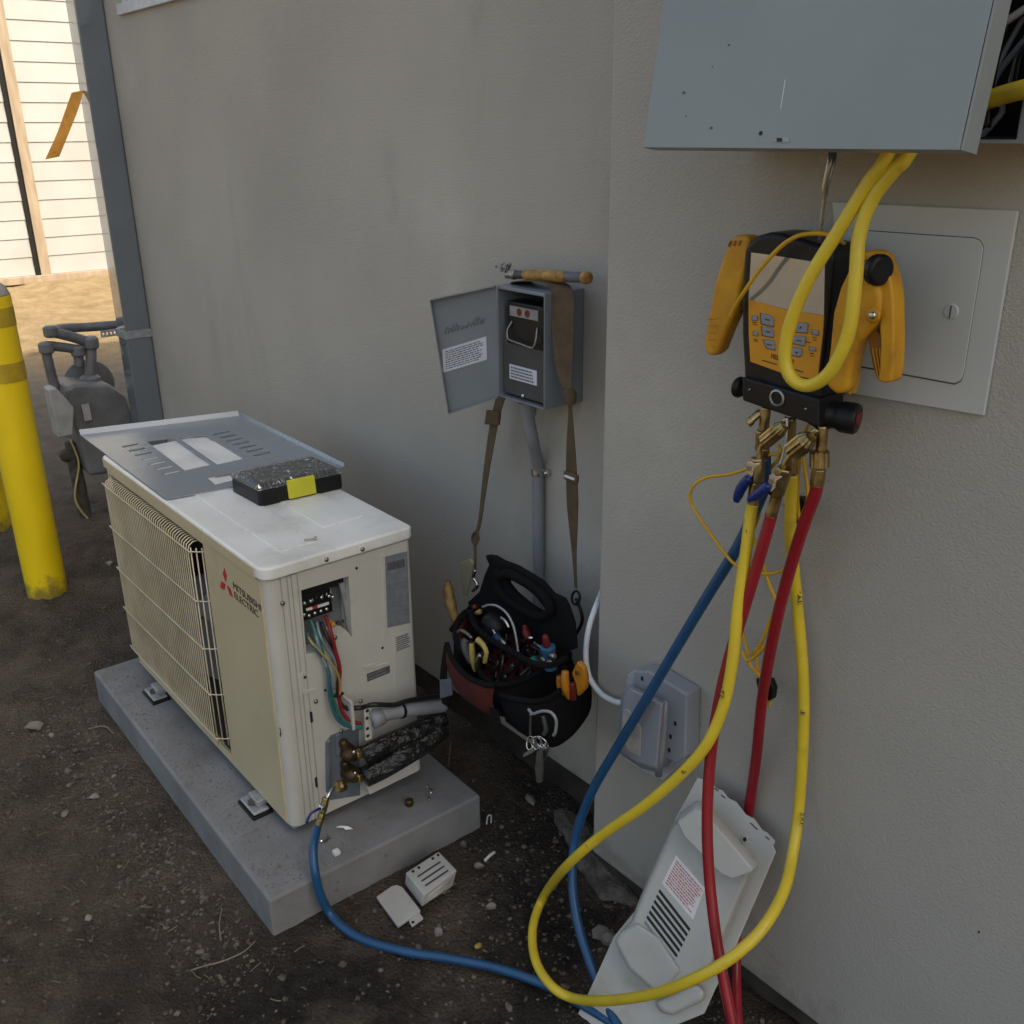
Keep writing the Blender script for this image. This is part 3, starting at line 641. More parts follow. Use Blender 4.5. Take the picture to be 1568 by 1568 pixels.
for k in range(260):
    a, b_ = r_.random(), r_.random(); p = A.lerp(B, .05+.9*a) + (Cc-A)*(.05+.9*b_)*1 ; p.z = TOP-.003+.0345+r_.random()*.003
    dv = Vector((r_.uniform(-1, 1), r_.uniform(-1, 1), r_.uniform(-.3, .3))).normalized(); hp.tube([p, p+dv*r_.uniform(.004, .010)], .0012, 5)
ho = hp.build('loose_screws', steel, cs_); ho['kind'] = 'stuff'
sc = thing('loose_screw', 'single screw lying on the lid near its right edge', 'screw', PZ(475, 826, TOP))
cyl('shank', PZ(466, 827, TOP+.002), PZ(482, 825, TOP+.002), .0018, dsteel, sc, n=8, bevel=0); cyl('screw_head', PZ(482, 825, TOP+.002), PZ(485, 824.6, TOP+.002), .0045, dsteel, sc, n=8, bevel=0)
# ------------------------------------------------------------------ disconnect switch on the wall
dc = thing('disconnect_box', 'open grey electrical disconnect box on the left wall', 'disconnect box', (.125, .545, .868))
DX0, DX1, DY, DZ0, DZ1 = .062, .190, .455, .868, 1.066
sh_ = box('enclosure', DX0, DX1, DY, .544, DZ0, DZ1, boxgrey, dc, bevel=.002)
cut(sh_, [MB().lim(DX0+.003, DX1-.003, DY-.02, .54, DZ0+.003, DZ1-.006).build('c', None)])
def z5(a, b, Y): return PY(620+a/4.9, 380+b/4.9, Y)
box('lower_cover', DX0+.008, DX1-.005, .462, .468, DZ0+.008, .985, boxdark, dc, bevel=.002)
lb = box('warning_label', .089, .163, .4605, .462, .905, .931, lblwhite, dc, bevel=0)
print_lines('printing', (.089, .4603, .905), (.074, 0, 0), (0, 0, .026), (0, -1, 0), 4, inkgrey, lb, .45, 9)
plb = box('pullout_block', DX0+.022, DX1-.008, .459, .500, .968, 1.042, blackp, dc, bevel=.003)
ps = box('pullout_label', .096, .170, .457, .459, 1.018, 1.035, mat('dimmed_label', (.30, .29, .28), .6), plb, bevel=0)  # label and dots toned down, the box's interior shade put in their colour
for x in (.122, .143): MB().lathe((x, .457, 1.0265), (0, -1, 0), [(.0065, 0), (.0065, .0006)], 16).build('red_dot', redp, ps)
tube('bail_handle', [(.100, .459, 1.008), (.096, .452, .994), (.098, .450, .982), (.104, .449, .978), (.135, .449, .975), (.163, .449, .973), (.170, .450, .978), (.172, .452, .990), (.167, .459, 1.006)], .0018, dsteel, plb, n=8)
box('back_plate', DX0+.004, DX1-.004, .535, .539, DZ0+.004, DZ1-.008, boxdark, dc, bevel=0)
box('bracket', DX0+.004, DX0+.020, .47, .535, .995, 1.03, boxdark, dc, bevel=.001)
head(PY(801, 606, .461), .004, (0, -1, 0), dc, steel)
# door, swung open to the left
h0, h1 = Vector((DX0-.001, DY, DZ1)), Vector((DX0+.003, DY, DZ0))
o0, o1 = PY(660, 458, .378), PY(684, 637, .378)
nd = (o0-h0).cross(h1-h0).normalized(); o1 = o1 - nd*(o1-h0).dot(nd)
if nd.dot(CAM-h0) < 0: nd = -nd
door = MB().prism([h0, o0, o1, h1], nd*-.002).build('door', boxgrey, dc, bevel=.0006)
def rim(a, b, wdt):
    d = (b-a).normalized(); inn = d.cross(nd); cen = (h0+o0+o1+h1)/4
    if inn.dot(cen-a) < 0: inn = -inn
    MB().prism([a, b, b+inn*wdt, a+inn*wdt], nd*.011).build('door_lip', boxgrey, door, bevel=.0006)
rim(h0, o0, .002); rim(o0, o1, .002); rim(o1, h1, .002)
du = (o0-h0); dv = (h1-h0)
def dp(a, b, e=.0004): return h0 + du*(1-a) + dv*b + nd*e       # a from the outer edge, b from the top
lb = MB().prism([dp(.14, .47), dp(.83, .43), dp(.83, .64), dp(.14, .68)], nd*.0004).build('instruction_label', lblwhite, door)
print_lines('printing', dp(.14, .68, .0011), dp(.83, .64)-dp(.14, .68), dp(.14, .47)-dp(.14, .68), nd, 9, inkgrey, lb, .42, 11)
# raised maker's script, seen from behind and unreadable
sq = MB(); r_ = random.Random(5); x = .20
while x < .82:
    h_ = r_.choice((.03, .05, .075)); y_ = .335-.05*(x-.2)
    sq.tube([dp(x, y_, .0008), dp(x+.012, y_-h_, .0008)], .0011, 5); sq.tube([dp(x+.012, y_-h_, .0008), dp(x+.034, y_-h_*.6, .0008)], .0009, 5)
    x += r_.uniform(.04, .06)
sq.build('embossed_script', boxgrey, door, smooth=True)
# conduit below the box
cn = thing('wall_conduit', 'grey conduit dropping from the disconnect box down the left wall', 'conduit', (.17, .52, .05))
def z6(a, b, Y): return PY(640+a/2.53, 600+b/2.53, Y)
tube('conduit', [z6(424, 52, .500), z6(428, 100, .500), z6(445, 190, .508), z6(460, 260, .524), z6(465, 320, .532), z6(467, 500, .532), z6(467, 760, .532), z6(466, 1000, .532), z6(466, 1180, .532)], .0115, conduit, cn, n=16)
cyl('connector', z6(424, 40, .500), z6(428, 92, .500), .0175, conduit, cn, r1=.0145)
p = z6(464, 308, .532); MB().lathe(p-Vector((0, 0, .007)), (0, 0, 1), [(.0128, 0), (.0128, .014)], 18).lim(p.x-.003, p.x+.024, p.y+.004, .544, p.z-.007, p.z+.007).build('conduit_strap', steel, cn, bevel=.001)
head(p+Vector((.018, .004, 0)), .004, (0, -1, 0), cn, steel)
# tool lying on top of the disconnect
tl = thing('hand_tool', 'hand tool with worn yellow wooden handle on top of the disconnect box', 'hand tool', z5(1050, 250, .49))
ta, tb_ = z5(760, 195, .50), z5(1378, 222, .485)
ax_ = (tb_-ta).normalized()
MB().lathe(ta, ax_, [(.004, 0), (.008, .004), (.008, .016), (.006, .018), (.009, .020), (.009, .028), (.006, .030)], 10).build('ferrule', dsteel, tl, bevel=.0006)
cyl('shaft', ta+ax_*.03, ta+ax_*.058, .0072, boxdark, tl)
L_ = (tb_-ta).length
MB().lathe(ta, ax_, [(.0075, .056), (.0095, .065), (.0105, .09), (.0098, L_*.72), (.0085, L_*.76)], 14).build('grip', yelhandle, tl, smooth=True)
MB().lathe(ta, ax_, [(.0088, L_*.76), (.009, L_*.80), (.0088, L_-.012)], 14).build('collar', gasdark, tl, smooth=True)
MB().lathe(ta, ax_, [(.0095, L_-.012), (.0105, L_-.006), (.0095, L_), (.004, L_+.001)], 14).build('butt', yelhandle, tl, smooth=True)
for k in range(7):
    p = ta + Vector((r_.uniform(-.008, .012), r_.uniform(-.008, .008), .004)); tube('snap_ring', [p, p+Vector((r_.uniform(-.012, .008), r_.uniform(-.006, .006), r_.uniform(.004, .014))), p+Vector((r_.uniform(-.018, .004), 0, r_.uniform(0, .01)))], .0018, dsteel, tl, n=6)

# ------------------------------------------------------------------ tool bag hanging from the disconnect
bag = thing('tool_bag', 'black and red open tool bag hung by its khaki strap from the disconnect', 'tool bag', PY(815, 1120, .37))
def zb(a, b, Y): return PY(660+a/6.03, 820+b/6.03, Y)
V = Vector
FL, FR, BR_, BL = PY(688, 972, .29), PY(757, 1060, .27), PY(893, 1003, .47), PY(740, 905, .52)
FLb, FRb, BRb, BLb = PY(702, 1066, .31), PY(770, 1102, .285), PY(899, 1085, .455), PY(760, 1020, .50)
MIDb = PY(838, 1140, .35)
def ring(cs_, k=5, r=.28):
    out = []; n = len(cs_)
    for i in range(n):
        a, b, c = cs_[i-1], cs_[i], cs_[(i+1) % n]; p0 = b.lerp(a, r); p1 = b.lerp(c, r)
        for j in range(k+1):
            t = j/k; out.append((1-t)**2*p0 + 2*t*(1-t)*b + t*t*p1)
    return out
top = ring([FL, FR, BR_, BL]); bot = ring([FLb, FRb, BRb, BLb])
cen = (FL+FR+BR_+BL)/4
def wrink(p, a): return p + noise.noise_vector(p*22)*a
outer = [[wrink(p.lerp(q, t) + (p.lerp(q, t)-cen).normalized()*(.012*math.sin(math.pi*t)), .006*math.sin(math.pi*t)) for p, q in zip(top, bot)] for t in [i/7 for i in range(8)]]
inner = [[p + (cen-p).normalized()*.007 for p in top]] + [[q + (cen-q).normalized()*.012 + V((0, 0, .02)) for q in r] for r in outer[2:6]]
cb = sum(outer[-1], V())/len(outer[-1])
outer.append([q.lerp(cb, .5) + V((0, 0, -.008)) for q in outer[-1]])
mb = MB(); mb.loft(outer, caps=False); n0 = len(top)
mb.f.append(tuple(range(len(mb.v)-n0, len(mb.v))))
bo = mb.build('bag_body', bagblack, bag, smooth=True)
mi = MB(); mi.loft([top]+inner, caps=False); mi.f.append(tuple(range(len(mi.v)-n0, len(mi.v)))); mi.build('lining', bagred, bag, smooth=True)
MB().tube(top+[top[0]], .0055, 8).build('rim_binding', bagblack, bag, smooth=True)
# handle panel with its grip opening
hp_ = [(495, 185), (560, 195), (640, 240), (760, 285), (880, 355), (1000, 430), (1100, 545), (1200, 590), (1235, 660), (1290, 820), (1310, 1060), (1100, 1060), (700, 900), (420, 760), (330, 620), (440, 520), (490, 360), (530, 270)]
hpan = MB().prism([zb(a, b, .405) for a, b in hp_], (0, .014, 0)).build('handle_panel', bagblack, bag, bevel=.003)
cut(hpan, [MB().prism([zb(a, b, .405)-V((0, .05, 0)) for a, b in ((685, 395), (745, 420), (850, 480), (950, 555), (1050, 680), (1035, 725), (960, 690), (860, 620), (760, 535), (695, 455))], (0, .12, 0)).build('c', None)])
tube('grip_roll', [zb(610, 330, .405), zb(640, 370, .398), zb(720, 350, .398), zb(860, 420, .398), zb(980, 500, .398), zb(1080, 610, .398), zb(1100, 700, .40), zb(1000, 745, .403), zb(860, 690, .403), zb(700, 580, .403), zb(620, 460, .403), zb(610, 330, .405)], .0085, bagblack, bag, n=8)
# front pocket with red face
fpk = [PY(684, 985, .262), PY(694, 1012, .25), PY(716, 1036, .245), PY(742, 1048, .245), PY(757, 1050, .25)]
fpb = [PY(697, 1050, .29), PY(706, 1066, .275), PY(724, 1080, .265), PY(744, 1093, .265), PY(764, 1100, .275)]
rows = [[p.lerp(q, t) + V((0, -.010*math.sin(math.pi*t), 0)) for p, q in zip(cr(fpk, 4), cr(fpb, 4))] for t in [i/6 for i in range(7)]]
mb = MB(); n_c = len(rows[0]); vs_ = [p for r in rows for p in r]
mb.add(vs_, [(k*n_c+i, k*n_c+i+1, (k+1)*n_c+i+1, (k+1)*n_c+i) for k in range(6) for i in range(n_c-1)])
po = mb.build('front_pocket', bagred, bag, smooth=True); m = po.modifiers.new('s', 'SOLIDIFY'); m.thickness = .003
tube('pocket_binding', fpk, .005, bagblack, bag, n=8)
# end pocket: black, bulging, towards the right
epk = [PY(757, 1058, .268), PY(790, 1068, .275), PY(825, 1068, .31), PY(860, 1046, .37), PY(893, 1010, .455)]
epb = [PY(772, 1104, .285), PY(806, 1128, .30), PY(842, 1142, .335), PY(874, 1122, .39), PY(902, 1082, .45)]
e0 = cr(epk, 4); e1 = cr(epb, 4)
rows = [[wrink(p.lerp(q, t) + V((.022*math.sin(math.pi*(.15+.75*t)), -.008*math.sin(math.pi*t), 0)), .004) for p, q in zip(e0, e1)] for t in [i/6 for i in range(7)]]
mb = MB(); n_c = len(e0); mb.add([p for r in rows for p in r], [(k*n_c+i, k*n_c+i+1, (k+1)*n_c+i+1, (k+1)*n_c+i) for k in range(6) for i in range(n_c-1)])
po = mb.build('end_pocket', bagblack, bag, smooth=True); m = po.modifiers.new('s', 'SOLIDIFY'); m.thickness = .003
tube('pocket_binding', [p for p in rows[0]][::4], .005, bagblack, bag, n=8)
# divider edge across the bag
tube('divider_binding', [zb(190, 870, .33), zb(330, 700, .40), zb(420, 850, .34), zb(560, 970, .33), zb(760, 1080, .32), zb(920, 1170, .31), zb(1090, 1200, .33), zb(1250, 1130, .38)], .0055, bagblack, bag, n=8)
# hanging web tails
ribbon('web_tail', [(PY(757, 1085, .255), V((.012, 0, 0))), (PY(762, 1115, .25), V((.012, 0, .0))), (PY(770, 1145, .25), V((.009, 0, 0)))], None, bagblack, bag)
ribbon('web_tail', [(PY(683, 990, .27), V((.006, 0, 0))), (PY(679, 1040, .26), V((.010, 0, 0))), (PY(682, 1080, .26), V((.010, 0, 0)))], None, bagblack, bag)
plate('buckle', zz([(75, 1330), (180, 1325), (185, 1480), (80, 1510)], 660, 820, 6.03), 1, .258, .006, recess_m, bag, bevel=.002)
# shoulder strap
sw = V((.019, 0, 0))
ribbon('shoulder_strap', [(z6(222, 690, .44), V((.003, 0, 0))), (z6(222, 620, .455), V((.004, 0, 0))), (z6(222, 565, .465), V((.006, 0, 0))), (z6(240, 500, .475), V((.005, 0, 0))), (z6(262, 330, .485), V((.012, -.003, .002))), (z6(285, 180, .49), V((.0165, -.004, .004))), (z6(300, 100, .495), V((.0175, -.004, .004))), (z6(318, 30, .50), V((.0185, -.004, .004))), (z5(760, 1000, .515), sw), (z5(800, 600, .52), sw), (z5(850, 330, .515), V((.020, 0, .004)))], None, strapm, bag)
plate('strap_buckle', [(744, 628), (764, 631), (762, 652), (741, 650)], 1, .484, .007, strapm, bag, bevel=.002)
ribbon('shoulder_strap', [(z5(850, 300, .535), V((.0, .02, 0))), (z5(880, 250, .50), V((.004, .022, 0))), (z5(1000, 240, .49), V((.006, .02, 0))), (z5(1120, 262, .49), V((.012, .014, 0))), (z5(1180, 330, .478), V((.021, .006, 0))), (z5(1185, 600, .468), V((.021, .005, 0))), (z5(1195, 900, .460), V((.016, .004, 0))), (z5(1228, 1100, .452), V((.008, 0, 0))), (z5(1240, 1200, .450), V((.004, 0, 0))), (z6(592, 180, .450), V((.009, 0, 0))), (z6(594, 280, .450), V((.0125, 0, 0))), (z6(598, 400, .450), V((.0142, 0, 0))), (z6(600, 480, .452), V((.0125, 0, 0))), (z6(606, 640, .456), V((.005, 0, 0))), (z6(612, 760, .46), V((.003, 0, 0)))], None, strapm, bag)
box_p = z6(594, 330, .446)
MB().box(box_p, (.034, .006, .016)).build('strap_slider', strapm, bag, bevel=.002)
MB().box(box_p-V((0, .004, 0)), (.024, .004, .004)).build('slider_bar', whitec, bag, bevel=.001)
q = z5(1240, 1115, .447); MB().lathe(q-V((0, 0, .012)), (0, 0, 1), [(.009, 0), (.011, .006), (.011, .018), (.008, .024)], 12).build('strap_keeper', strapm, bag, bevel=.001)
for qq in ((612, 790, .46), (222, 560, .464)):
    p = z6(*qq); MB().tube([p + V((.010*math.cos(a), .003*math.sin(a), .012*math.sin(a)-.004)) for a in [k*math.pi/8 for k in range(17)]], .0024, 6).build('swivel_ring', blackp if qq[0] > 500 else strapm, bag, smooth=True)
tube('snap_hook', [z6(612, 800, .46), z6(632, 850, .458), z6(636, 890, .458), z6(618, 930, .46), z6(600, 960, .462)], .0032, blackp, bag, n=8)
tube('snap_hook', [z6(222, 690, .44), z6(216, 720, .44), z6(230, 750, .44), z6(212, 770, .44)], .0036, steel, bag, n=8)
# tools in the bag, each a thing of its own
def tool(name, label, p): return thing(name, label, 'tool', p)
t = tool('wire_stripper', 'wire stripper with yellow and black grips in the bag\'s front pocket', zb(400, 1150, .28))
tube('grip', [zb(330, 960, .275), zb(310, 1000, .27), zb(330, 1080, .268), zb(380, 1170, .27)], .007, boxdark, t)
tube('grip', [zb(375, 1000, .262), zb(380, 1080, .262), zb(390, 1170, .264), zb(405, 1250, .268)], [.0045, .0055, .005, .003], yelgrip, t)
tube('grip', [zb(430, 960, .262), zb(480, 1010, .262), zb(510, 1080, .262), zb(495, 1170, .264)], [.0055, .0045, .004, .004], yelgrip, t)
tube('jaw', [zb(455, 1100, .258), zb(430, 1160, .26), zb(415, 1240, .266)], [.004, .004, .0025], dsteel, t)
tube('spring_loop', [zb(250, 890, .28), zb(280, 875, .28), zb(340, 910, .278), zb(375, 945, .275)], .003, dsteel, t, n=6)
t = tool('pliers', 'orange-handled pliers in the pocket on the right end of the bag', zb(1300, 1450, .36))
tube('grip', [zb(1240, 1250, .352), zb(1235, 1330, .35), zb(1250, 1420, .352), zb(1280, 1500, .358)], [.006, .0075, .008, .005], orangeh, t)
MB().prism([zb(a, b, .36) for a, b in ((1345, 1160), (1400, 1220), (1420, 1320), (1415, 1420), (1345, 1495), (1330, 1380), (1290, 1270))], (0, .012, 0)).build('grip', orangeh, t, bevel=.004)
tube('inner_grip', [zb(1300, 1360, .358), zb(1305, 1440, .358), zb(1310, 1510, .36)], .006, redp, t)
MB().lathe(zb(1350, 1270, .358), (0, -1, 0), [(.004, 0), (.004, .002)], 10).build('rivet', dsteel, t)
tube('jaw', [zb(1190, 1300, .356), zb(1190, 1380, .356), zb(1215, 1460, .36)], .006, orangeh, t)
t = tool('brush', 'brush with brown wooden handle standing in the left of the bag', zb(230, 850, .37))
tube('handle', [zb(155, 425, .375), zb(160, 500, .375), zb(180, 620, .375), zb(225, 790, .375), zb(240, 860, .375)], [.006, .0105, .0115, .008, .006], toolwood, t, n=12)
t = tool('scraper', 'flat scraper with pale handle upright behind the brush', zb(330, 500, .43))
MB().prism([zb(a, b, .43) for a, b in ((265, 255), (360, 215), (385, 260), (350, 420), (320, 560), (290, 560), (262, 330))], (0, .006, 0)).build('handle', mat('pale_grip', (.32, .29, .20), .6, var=.1), t, bevel=.002)
t = tool('screwdriver', 'screwdriver with blue collar and red tip in the bag\'s main pocket', zb(1080, 1060, .36))
MB().lathe(zb(1085, 1090, .36), (-.1, -.1, 1), [(.011, -.03), (.012, 0), (.0135, .006), (.0135, .014), (.009, .016)], 16).build('handle', mat('sky_blue_plastic', (.035, .13, .24), .35), t, bevel=.001)
MB().lathe(zb(1065, 1000, .355), (-.1, -.1, 1), [(.006, -.006), (.007, .0), (.006, .014), (.003, .018)], 12).build('cap', redp, t, bevel=.001)
t = tool('nut_driver', 'nut driver with red and blue handle at the left inside the bag', zb(400, 760, .40))
tube('shaft', [zb(395, 640, .40), zb(410, 680, .40)], .006, redp, t, sm=2); tube('handle', [zb(365, 690, .405), zb(380, 790, .40)], .008, bluep, t, sm=2)
tube('band', [zb(420, 720, .395), zb(455, 700, .395)], .005, yelgrip, t, sm=2)
t = tool('hex_driver', 'steel driver with blue collar leaning across the main pocket', zb(600, 900, .37))
tube('shaft', [zb(510, 820, .375), zb(560, 860, .37), zb(610, 930, .365)], .0048, steel, t, sm=3); tube('collar', [zb(600, 920, .365), zb(640, 985, .362)], .0075, bluep, t, sm=2); tube('tip', [zb(640, 950, .36), zb(685, 1010, .357)], .005, dsteel, t, sm=2)
t = tool('torch_head', 'shiny black rounded tool inside the bag beside the white tie', zb(640, 830, .385))
MB().lathe(zb(600, 860, .39), (.3, -.5, .8), [(.012, -.02), (.026, -.005), (.029, .012), (.022, .028), (.008, .036)], 20).build('housing', blackg, t, smooth=True)
tube('bright_edge', [zb(650, 760, .37), zb(690, 790, .368), zb(720, 850, .368)], .0035, steel, t, n=8)
t = tool('cable_tie', 'white cable tie looping out of the tool bag', zb(700, 900, .37))
tube('tie', [zb(475, 660, .38), zb(540, 640, .375), zb(620, 655, .37), zb(700, 720, .365), zb(755, 820, .36), zb(785, 940, .36), zb(805, 1080, .36)], .0022, mat('grey_tie', (.38, .39, .41), .5), t, n=6)
t = tool('red_handled_driver', 'dark red handled driver standing behind the blue collared one', zb(880, 900, .385))
tube('handle', [zb(865, 830, .39), zb(880, 900, .385), zb(905, 960, .38)], [.004, .008, .007], redp, t); tube('tip', [zb(920, 930, .375), zb(925, 955, .375)], .006, steel, t, sm=2)
tube('shank', [zb(955, 990, .37), zb(1050, 1060, .365)], .003, dsteel, t, sm=2)
t = tool('socket_adapter', 'small bright steel sockets lying along the bag rim', zb(1080, 1130, .36))
for a, b in ((1100, 1110), (1085, 1165), (1020, 1140)): MB().lathe(zb(a, b, .352), (1, 0, .3), [(.005, 0), (.006, .003), (.006, .010), (.004, .013)], 10).build('socket', dsteel, t, bevel=.0006)
tube('teal_bit', [zb(915, 1165, .345), zb(960, 1140, .345)], .006, mat('teal_plastic', (.02, .16, .17), .4), t, sm=2)
clut = MB(); r_ = random.Random(31)
for k in range(90):
    a, b = r_.uniform(.12, .88), r_.uniform(.12, .9); p = FL.lerp(FR, a).lerp(BL.lerp(BR_, a), b) + V((0, 0, r_.uniform(-.055, -.022)))
    d = V((r_.uniform(-.6, .6), r_.uniform(-.6, .6), r_.uniform(.3, 1))).normalized(); L_ = r_.uniform(.012, .045); q_ = r_.uniform(.0016, .0048)
    clut.lathe(p, d, [(q_*.7, 0), (q_, L_*.1), (q_*r_.uniform(.5, 1.2), L_*.55), (q_, L_*.9), (q_*.5, L_)], 8)
co = clut.build('loose_bits', mat('oily_steel', (.10, .10, .105), .35, metal=.7, scale=35, c2=(.012, .012, .013), lo=.42, hi=.62), None, smooth=True)
co['kind'] = 'stuff'; co['label'] = 'jumble of small dark bits and drivers inside the tool bag'
t = tool('key_ring', 'bunch of keys on a looped white cord below the bag\'s end pocket', zb(1000, 1800, .28))
def zk(a, b, Y): return PY(680+a/6.03, 1000+b/6.03, Y)
tube('cord', [zk(780, 520, .272), zk(820, 560, .268), zk(870, 545, .268), zk(920, 535, .268), zk(990, 550, .268), zk(1035, 620, .27), zk(1030, 720, .274), zk(1010, 760, .278)], .0026, mat('grey_cord', (.32, .33, .34), .6), t, n=6)
tube('cord', [zk(800, 560, .27), zk(795, 660, .27), zk(795, 760, .27)], .0018, dsteel, t, n=6)
tube('carabiner', [zk(915, 580, .268), zk(930, 650, .268), zk(940, 710, .27), zk(920, 750, .27)], .0035, boxdark, t, n=8)
for k, (a, b) in enumerate(((795, 830), (850, 830), (890, 820), (925, 830))):
    c = zk(a, b, .27); MB().tube([c + V((.008*math.cos(q), .004*math.sin(q+k), .011*math.sin(q))) for q in [j*math.pi/8 for j in range(17)]], .0014, 6).build('ring', steel, t, smooth=True)
MB().prism([zk(a, b, .268) for a, b in ((855, 900), (905, 905), (912, 1060), (905, 1190), (880, 1205), (850, 1190), (838, 1060))], (0, .0025, 0)).build('key', dsteel, t, bevel=.0005)
MB().prism([zk(a, b, .262) for a, b in ((735, 925), (830, 870), (845, 895), (800, 930), (725, 965))], (0, .0025, 0)).build('key', steel, t, bevel=.0005)
MB().prism([zk(a, b, .274) for a, b in ((890, 900), (975, 885), (960, 915), (915, 1010), (900, 1000))], (0, .0025, 0)).build('key', dsteel, t, bevel=.0005)

# ------------------------------------------------------------------ breaker panel above
bp_ = thing('breaker_panel', 'grey breaker panel with its door propped open at the top right', 'breaker panel', (.79, .39, 1.30))
BX0, BX1, BY, BZ = .600, .984, .335, 1.300
enc = box('enclosure', BX0, BX1, BY, .439, BZ, 2.15, doorgrey, bp_, bevel=.002)
cut(enc, [MB().lim(BX0+.003, BX1-.012, BY-.05, .434, BZ+.004, 2.12).build('c', None)])
MB().lim(BX0+.01, BX1-.013, .425, .433, BZ+.006, 2.1).lim(BX1-.0145, BX1-.0125, BY+.004, .425, BZ+.006, 2.1).lim(BX0+.01, BX1-.015, BY+.004, .424, BZ+.0045, BZ+.006).build('dark_liner', dark, bp_)  # dark liner sheets added so the box interior's shade sits in their colour
td = math.radians(9); dvec = V((0, math.sin(td), math.cos(td))); dn = V((0, -math.cos(td), math.sin(td)))
d0, d1 = V((.608, .238, 1.2965)), V((.972, .238, 1.2965)); HD = .80
dr = MB().prism([d0, d1, d1+dvec*HD, d0+dvec*HD], dn*.0018).build('door', doorgrey, bp_, bevel=.0006)
MB().prism([d0, d1, d1-dn*.020, d0-dn*.020], dvec*.0018).build('door_lip', doorgrey, dr, bevel=.0005)
MB().prism([d1, d1+dvec*HD, d1+dvec*HD-dn*.026, d1-dn*.026], V((.0022, 0, 0))).build('door_lip', doorgrey, dr, bevel=.0005)
MB().prism([d0, d0+dvec*HD, d0+dvec*HD-dn*.02, d0-dn*.02], V((-.0018, 0, 0))).build('door_lip', doorgrey, dr, bevel=.0005)
def pd(x, y): return PP(x, y, d0+dn*.0018, dn)
MB().lathe(pd(1165, 204), dn, [(.0022, -.001), (.0022, .0004)], 12).build('hole', ink, dr)
MB().prism([pd(1184, 210), pd(1209, 211), pd(1209, 218), pd(1184, 217)], dn*.0005).build('latch_slot', dsteel, dr)
MB().prism([pd(1190, 211), pd(1198, 211.5), pd(1198, 217), pd(1190, 217)], dn*.0009).build('latch_slot', ink, dr)
for q in ((1047, 142, .0018), (1089, 196, .0016), (1050, 178, .0009), (1091, 102, .0008), (1116, 69, .0012)):
    p = pd(q[0], q[1]); MB().prism([p+V((q[2]*math.cos(a), 0, 0))*(1 if k % 2 else 1.6)+dvec*q[2]*math.sin(a) for k, a in enumerate([j*math.pi/3 for j in range(6)])], dn*.0003).build('paint_chip', inkgrey, dr)
MB().prism([pd(1195, 166), pd(1196, 166), pd(1203, 122), pd(1202, 122)], dn*.0003).build('scratch', paper, dr)
wires = [([(1530, 40), (1560, 20), (1575, 10)], .0035, wwhite, .35), ([(1512, 150), (1530, 110), (1570, 60)], .0032, wgrey, .37), ([(1515, 130), (1530, 95), (1560, 40), (1572, 25)], .0026, boxgrey, .36), ([(1500, 212), (1520, 190), (1535, 170), (1530, 150)], .0032, wgrey, .36), ([(1545, 140), (1555, 100), (1572, 55)], .003, wgrey, .38), ([(1512, 195), (1516, 140), (1528, 80), (1545, 30)], .0035, wblack, .355), ([(1555, 130), (1562, 90), (1570, 80)], .003, wblack, .36)]
for pts, r, m, Y in wires: tube('branch_wire', [PY(x, y, Y) for x, y in pts], r, m, bp_, n=6)
yh = tube('yellow_hose_stub', [PY(1502, 156, .345), PY(1522, 150, .34), PY(1545, 143, .335), PY(1580, 134, .325), PY(1640, 120, .32)], .0085, ywm, None, n=12)
tag(yh, 'short stretch of yellow hose running right out of the open breaker panel', 'hose')
# hook wire the gauge hangs on
hkm = mat('hook_steel', (.42, .42, .42), .28, metal=.9, scale=90)
hk = tube('hook_wire', [PY(1285, 226, .395), PY(1274, 234, .375), PY(1270, 252, .37), PY(1263, 285, .37), PY(1262, 305, .372), PY(1258, 340, .375), PY(1254, 376, .378)], [.0034, .0034, .0034, .0030, .0026, .0022, .0022], hkm, None, n=8)
MB().tube(cr([PY(1279, 232, .378), PY(1276, 252, .374), PY(1268, 280, .372), PY(1264, 300, .374)], 6), .0022, 8).build('hook_strand', hkm, hk, smooth=True)
tag(hk, 'dark steel hook wire hanging from the breaker panel to the gauge', 'wire hook')
# access panel
acc = thing('access_panel', 'pale square access panel with rounded door set in the right wall', 'access panel', (.84, .44, 1.016))
fr = MB().prism([PY(x, y, .4345) for x, y in ((1274, 309), (1558, 323), (1506, 637), (1297, 602))], (0, .005, 0)).build('frame', accessm, acc, bevel=.0012)
ip = [(.760, 1.050), (.905, 1.052), (.913, 1.060), (.910, 1.200), (.902, 1.208), (.765, 1.206)]
def za(a, b, Y): return PY(1240+a/4.125, 280+b/4.125, Y)
seam = [(270, 292), (1040, 345), (1075, 360), (1098, 400), (1090, 480), (975, 1200), (955, 1255), (915, 1275), (290, 1160)]
MB().prism([za(a, b, .434) for a, b in seam], (0, .004, 0)).build('seam', boxdark, acc)
dcen = (690, 760)
MB().prism([za(dcen[0]+(a-dcen[0])*.9905, dcen[1]+(b-dcen[1])*.988, .4332) for a, b in seam], (0, .004, 0)).build('access_door', accessm, acc, bevel=.0012)
p = za(893, 812, .4332); MB().lathe(p, (0, -1, 0), [(.0085, -.001), (.0085, .0004), (.0075, .0014)], 20).build('cam_screw', accessm, acc, bevel=.0004)
MB().box(p+V((0, -.0016, 0)), (.0014, .0008, .013)).build('screw_slot', boxdark, acc)

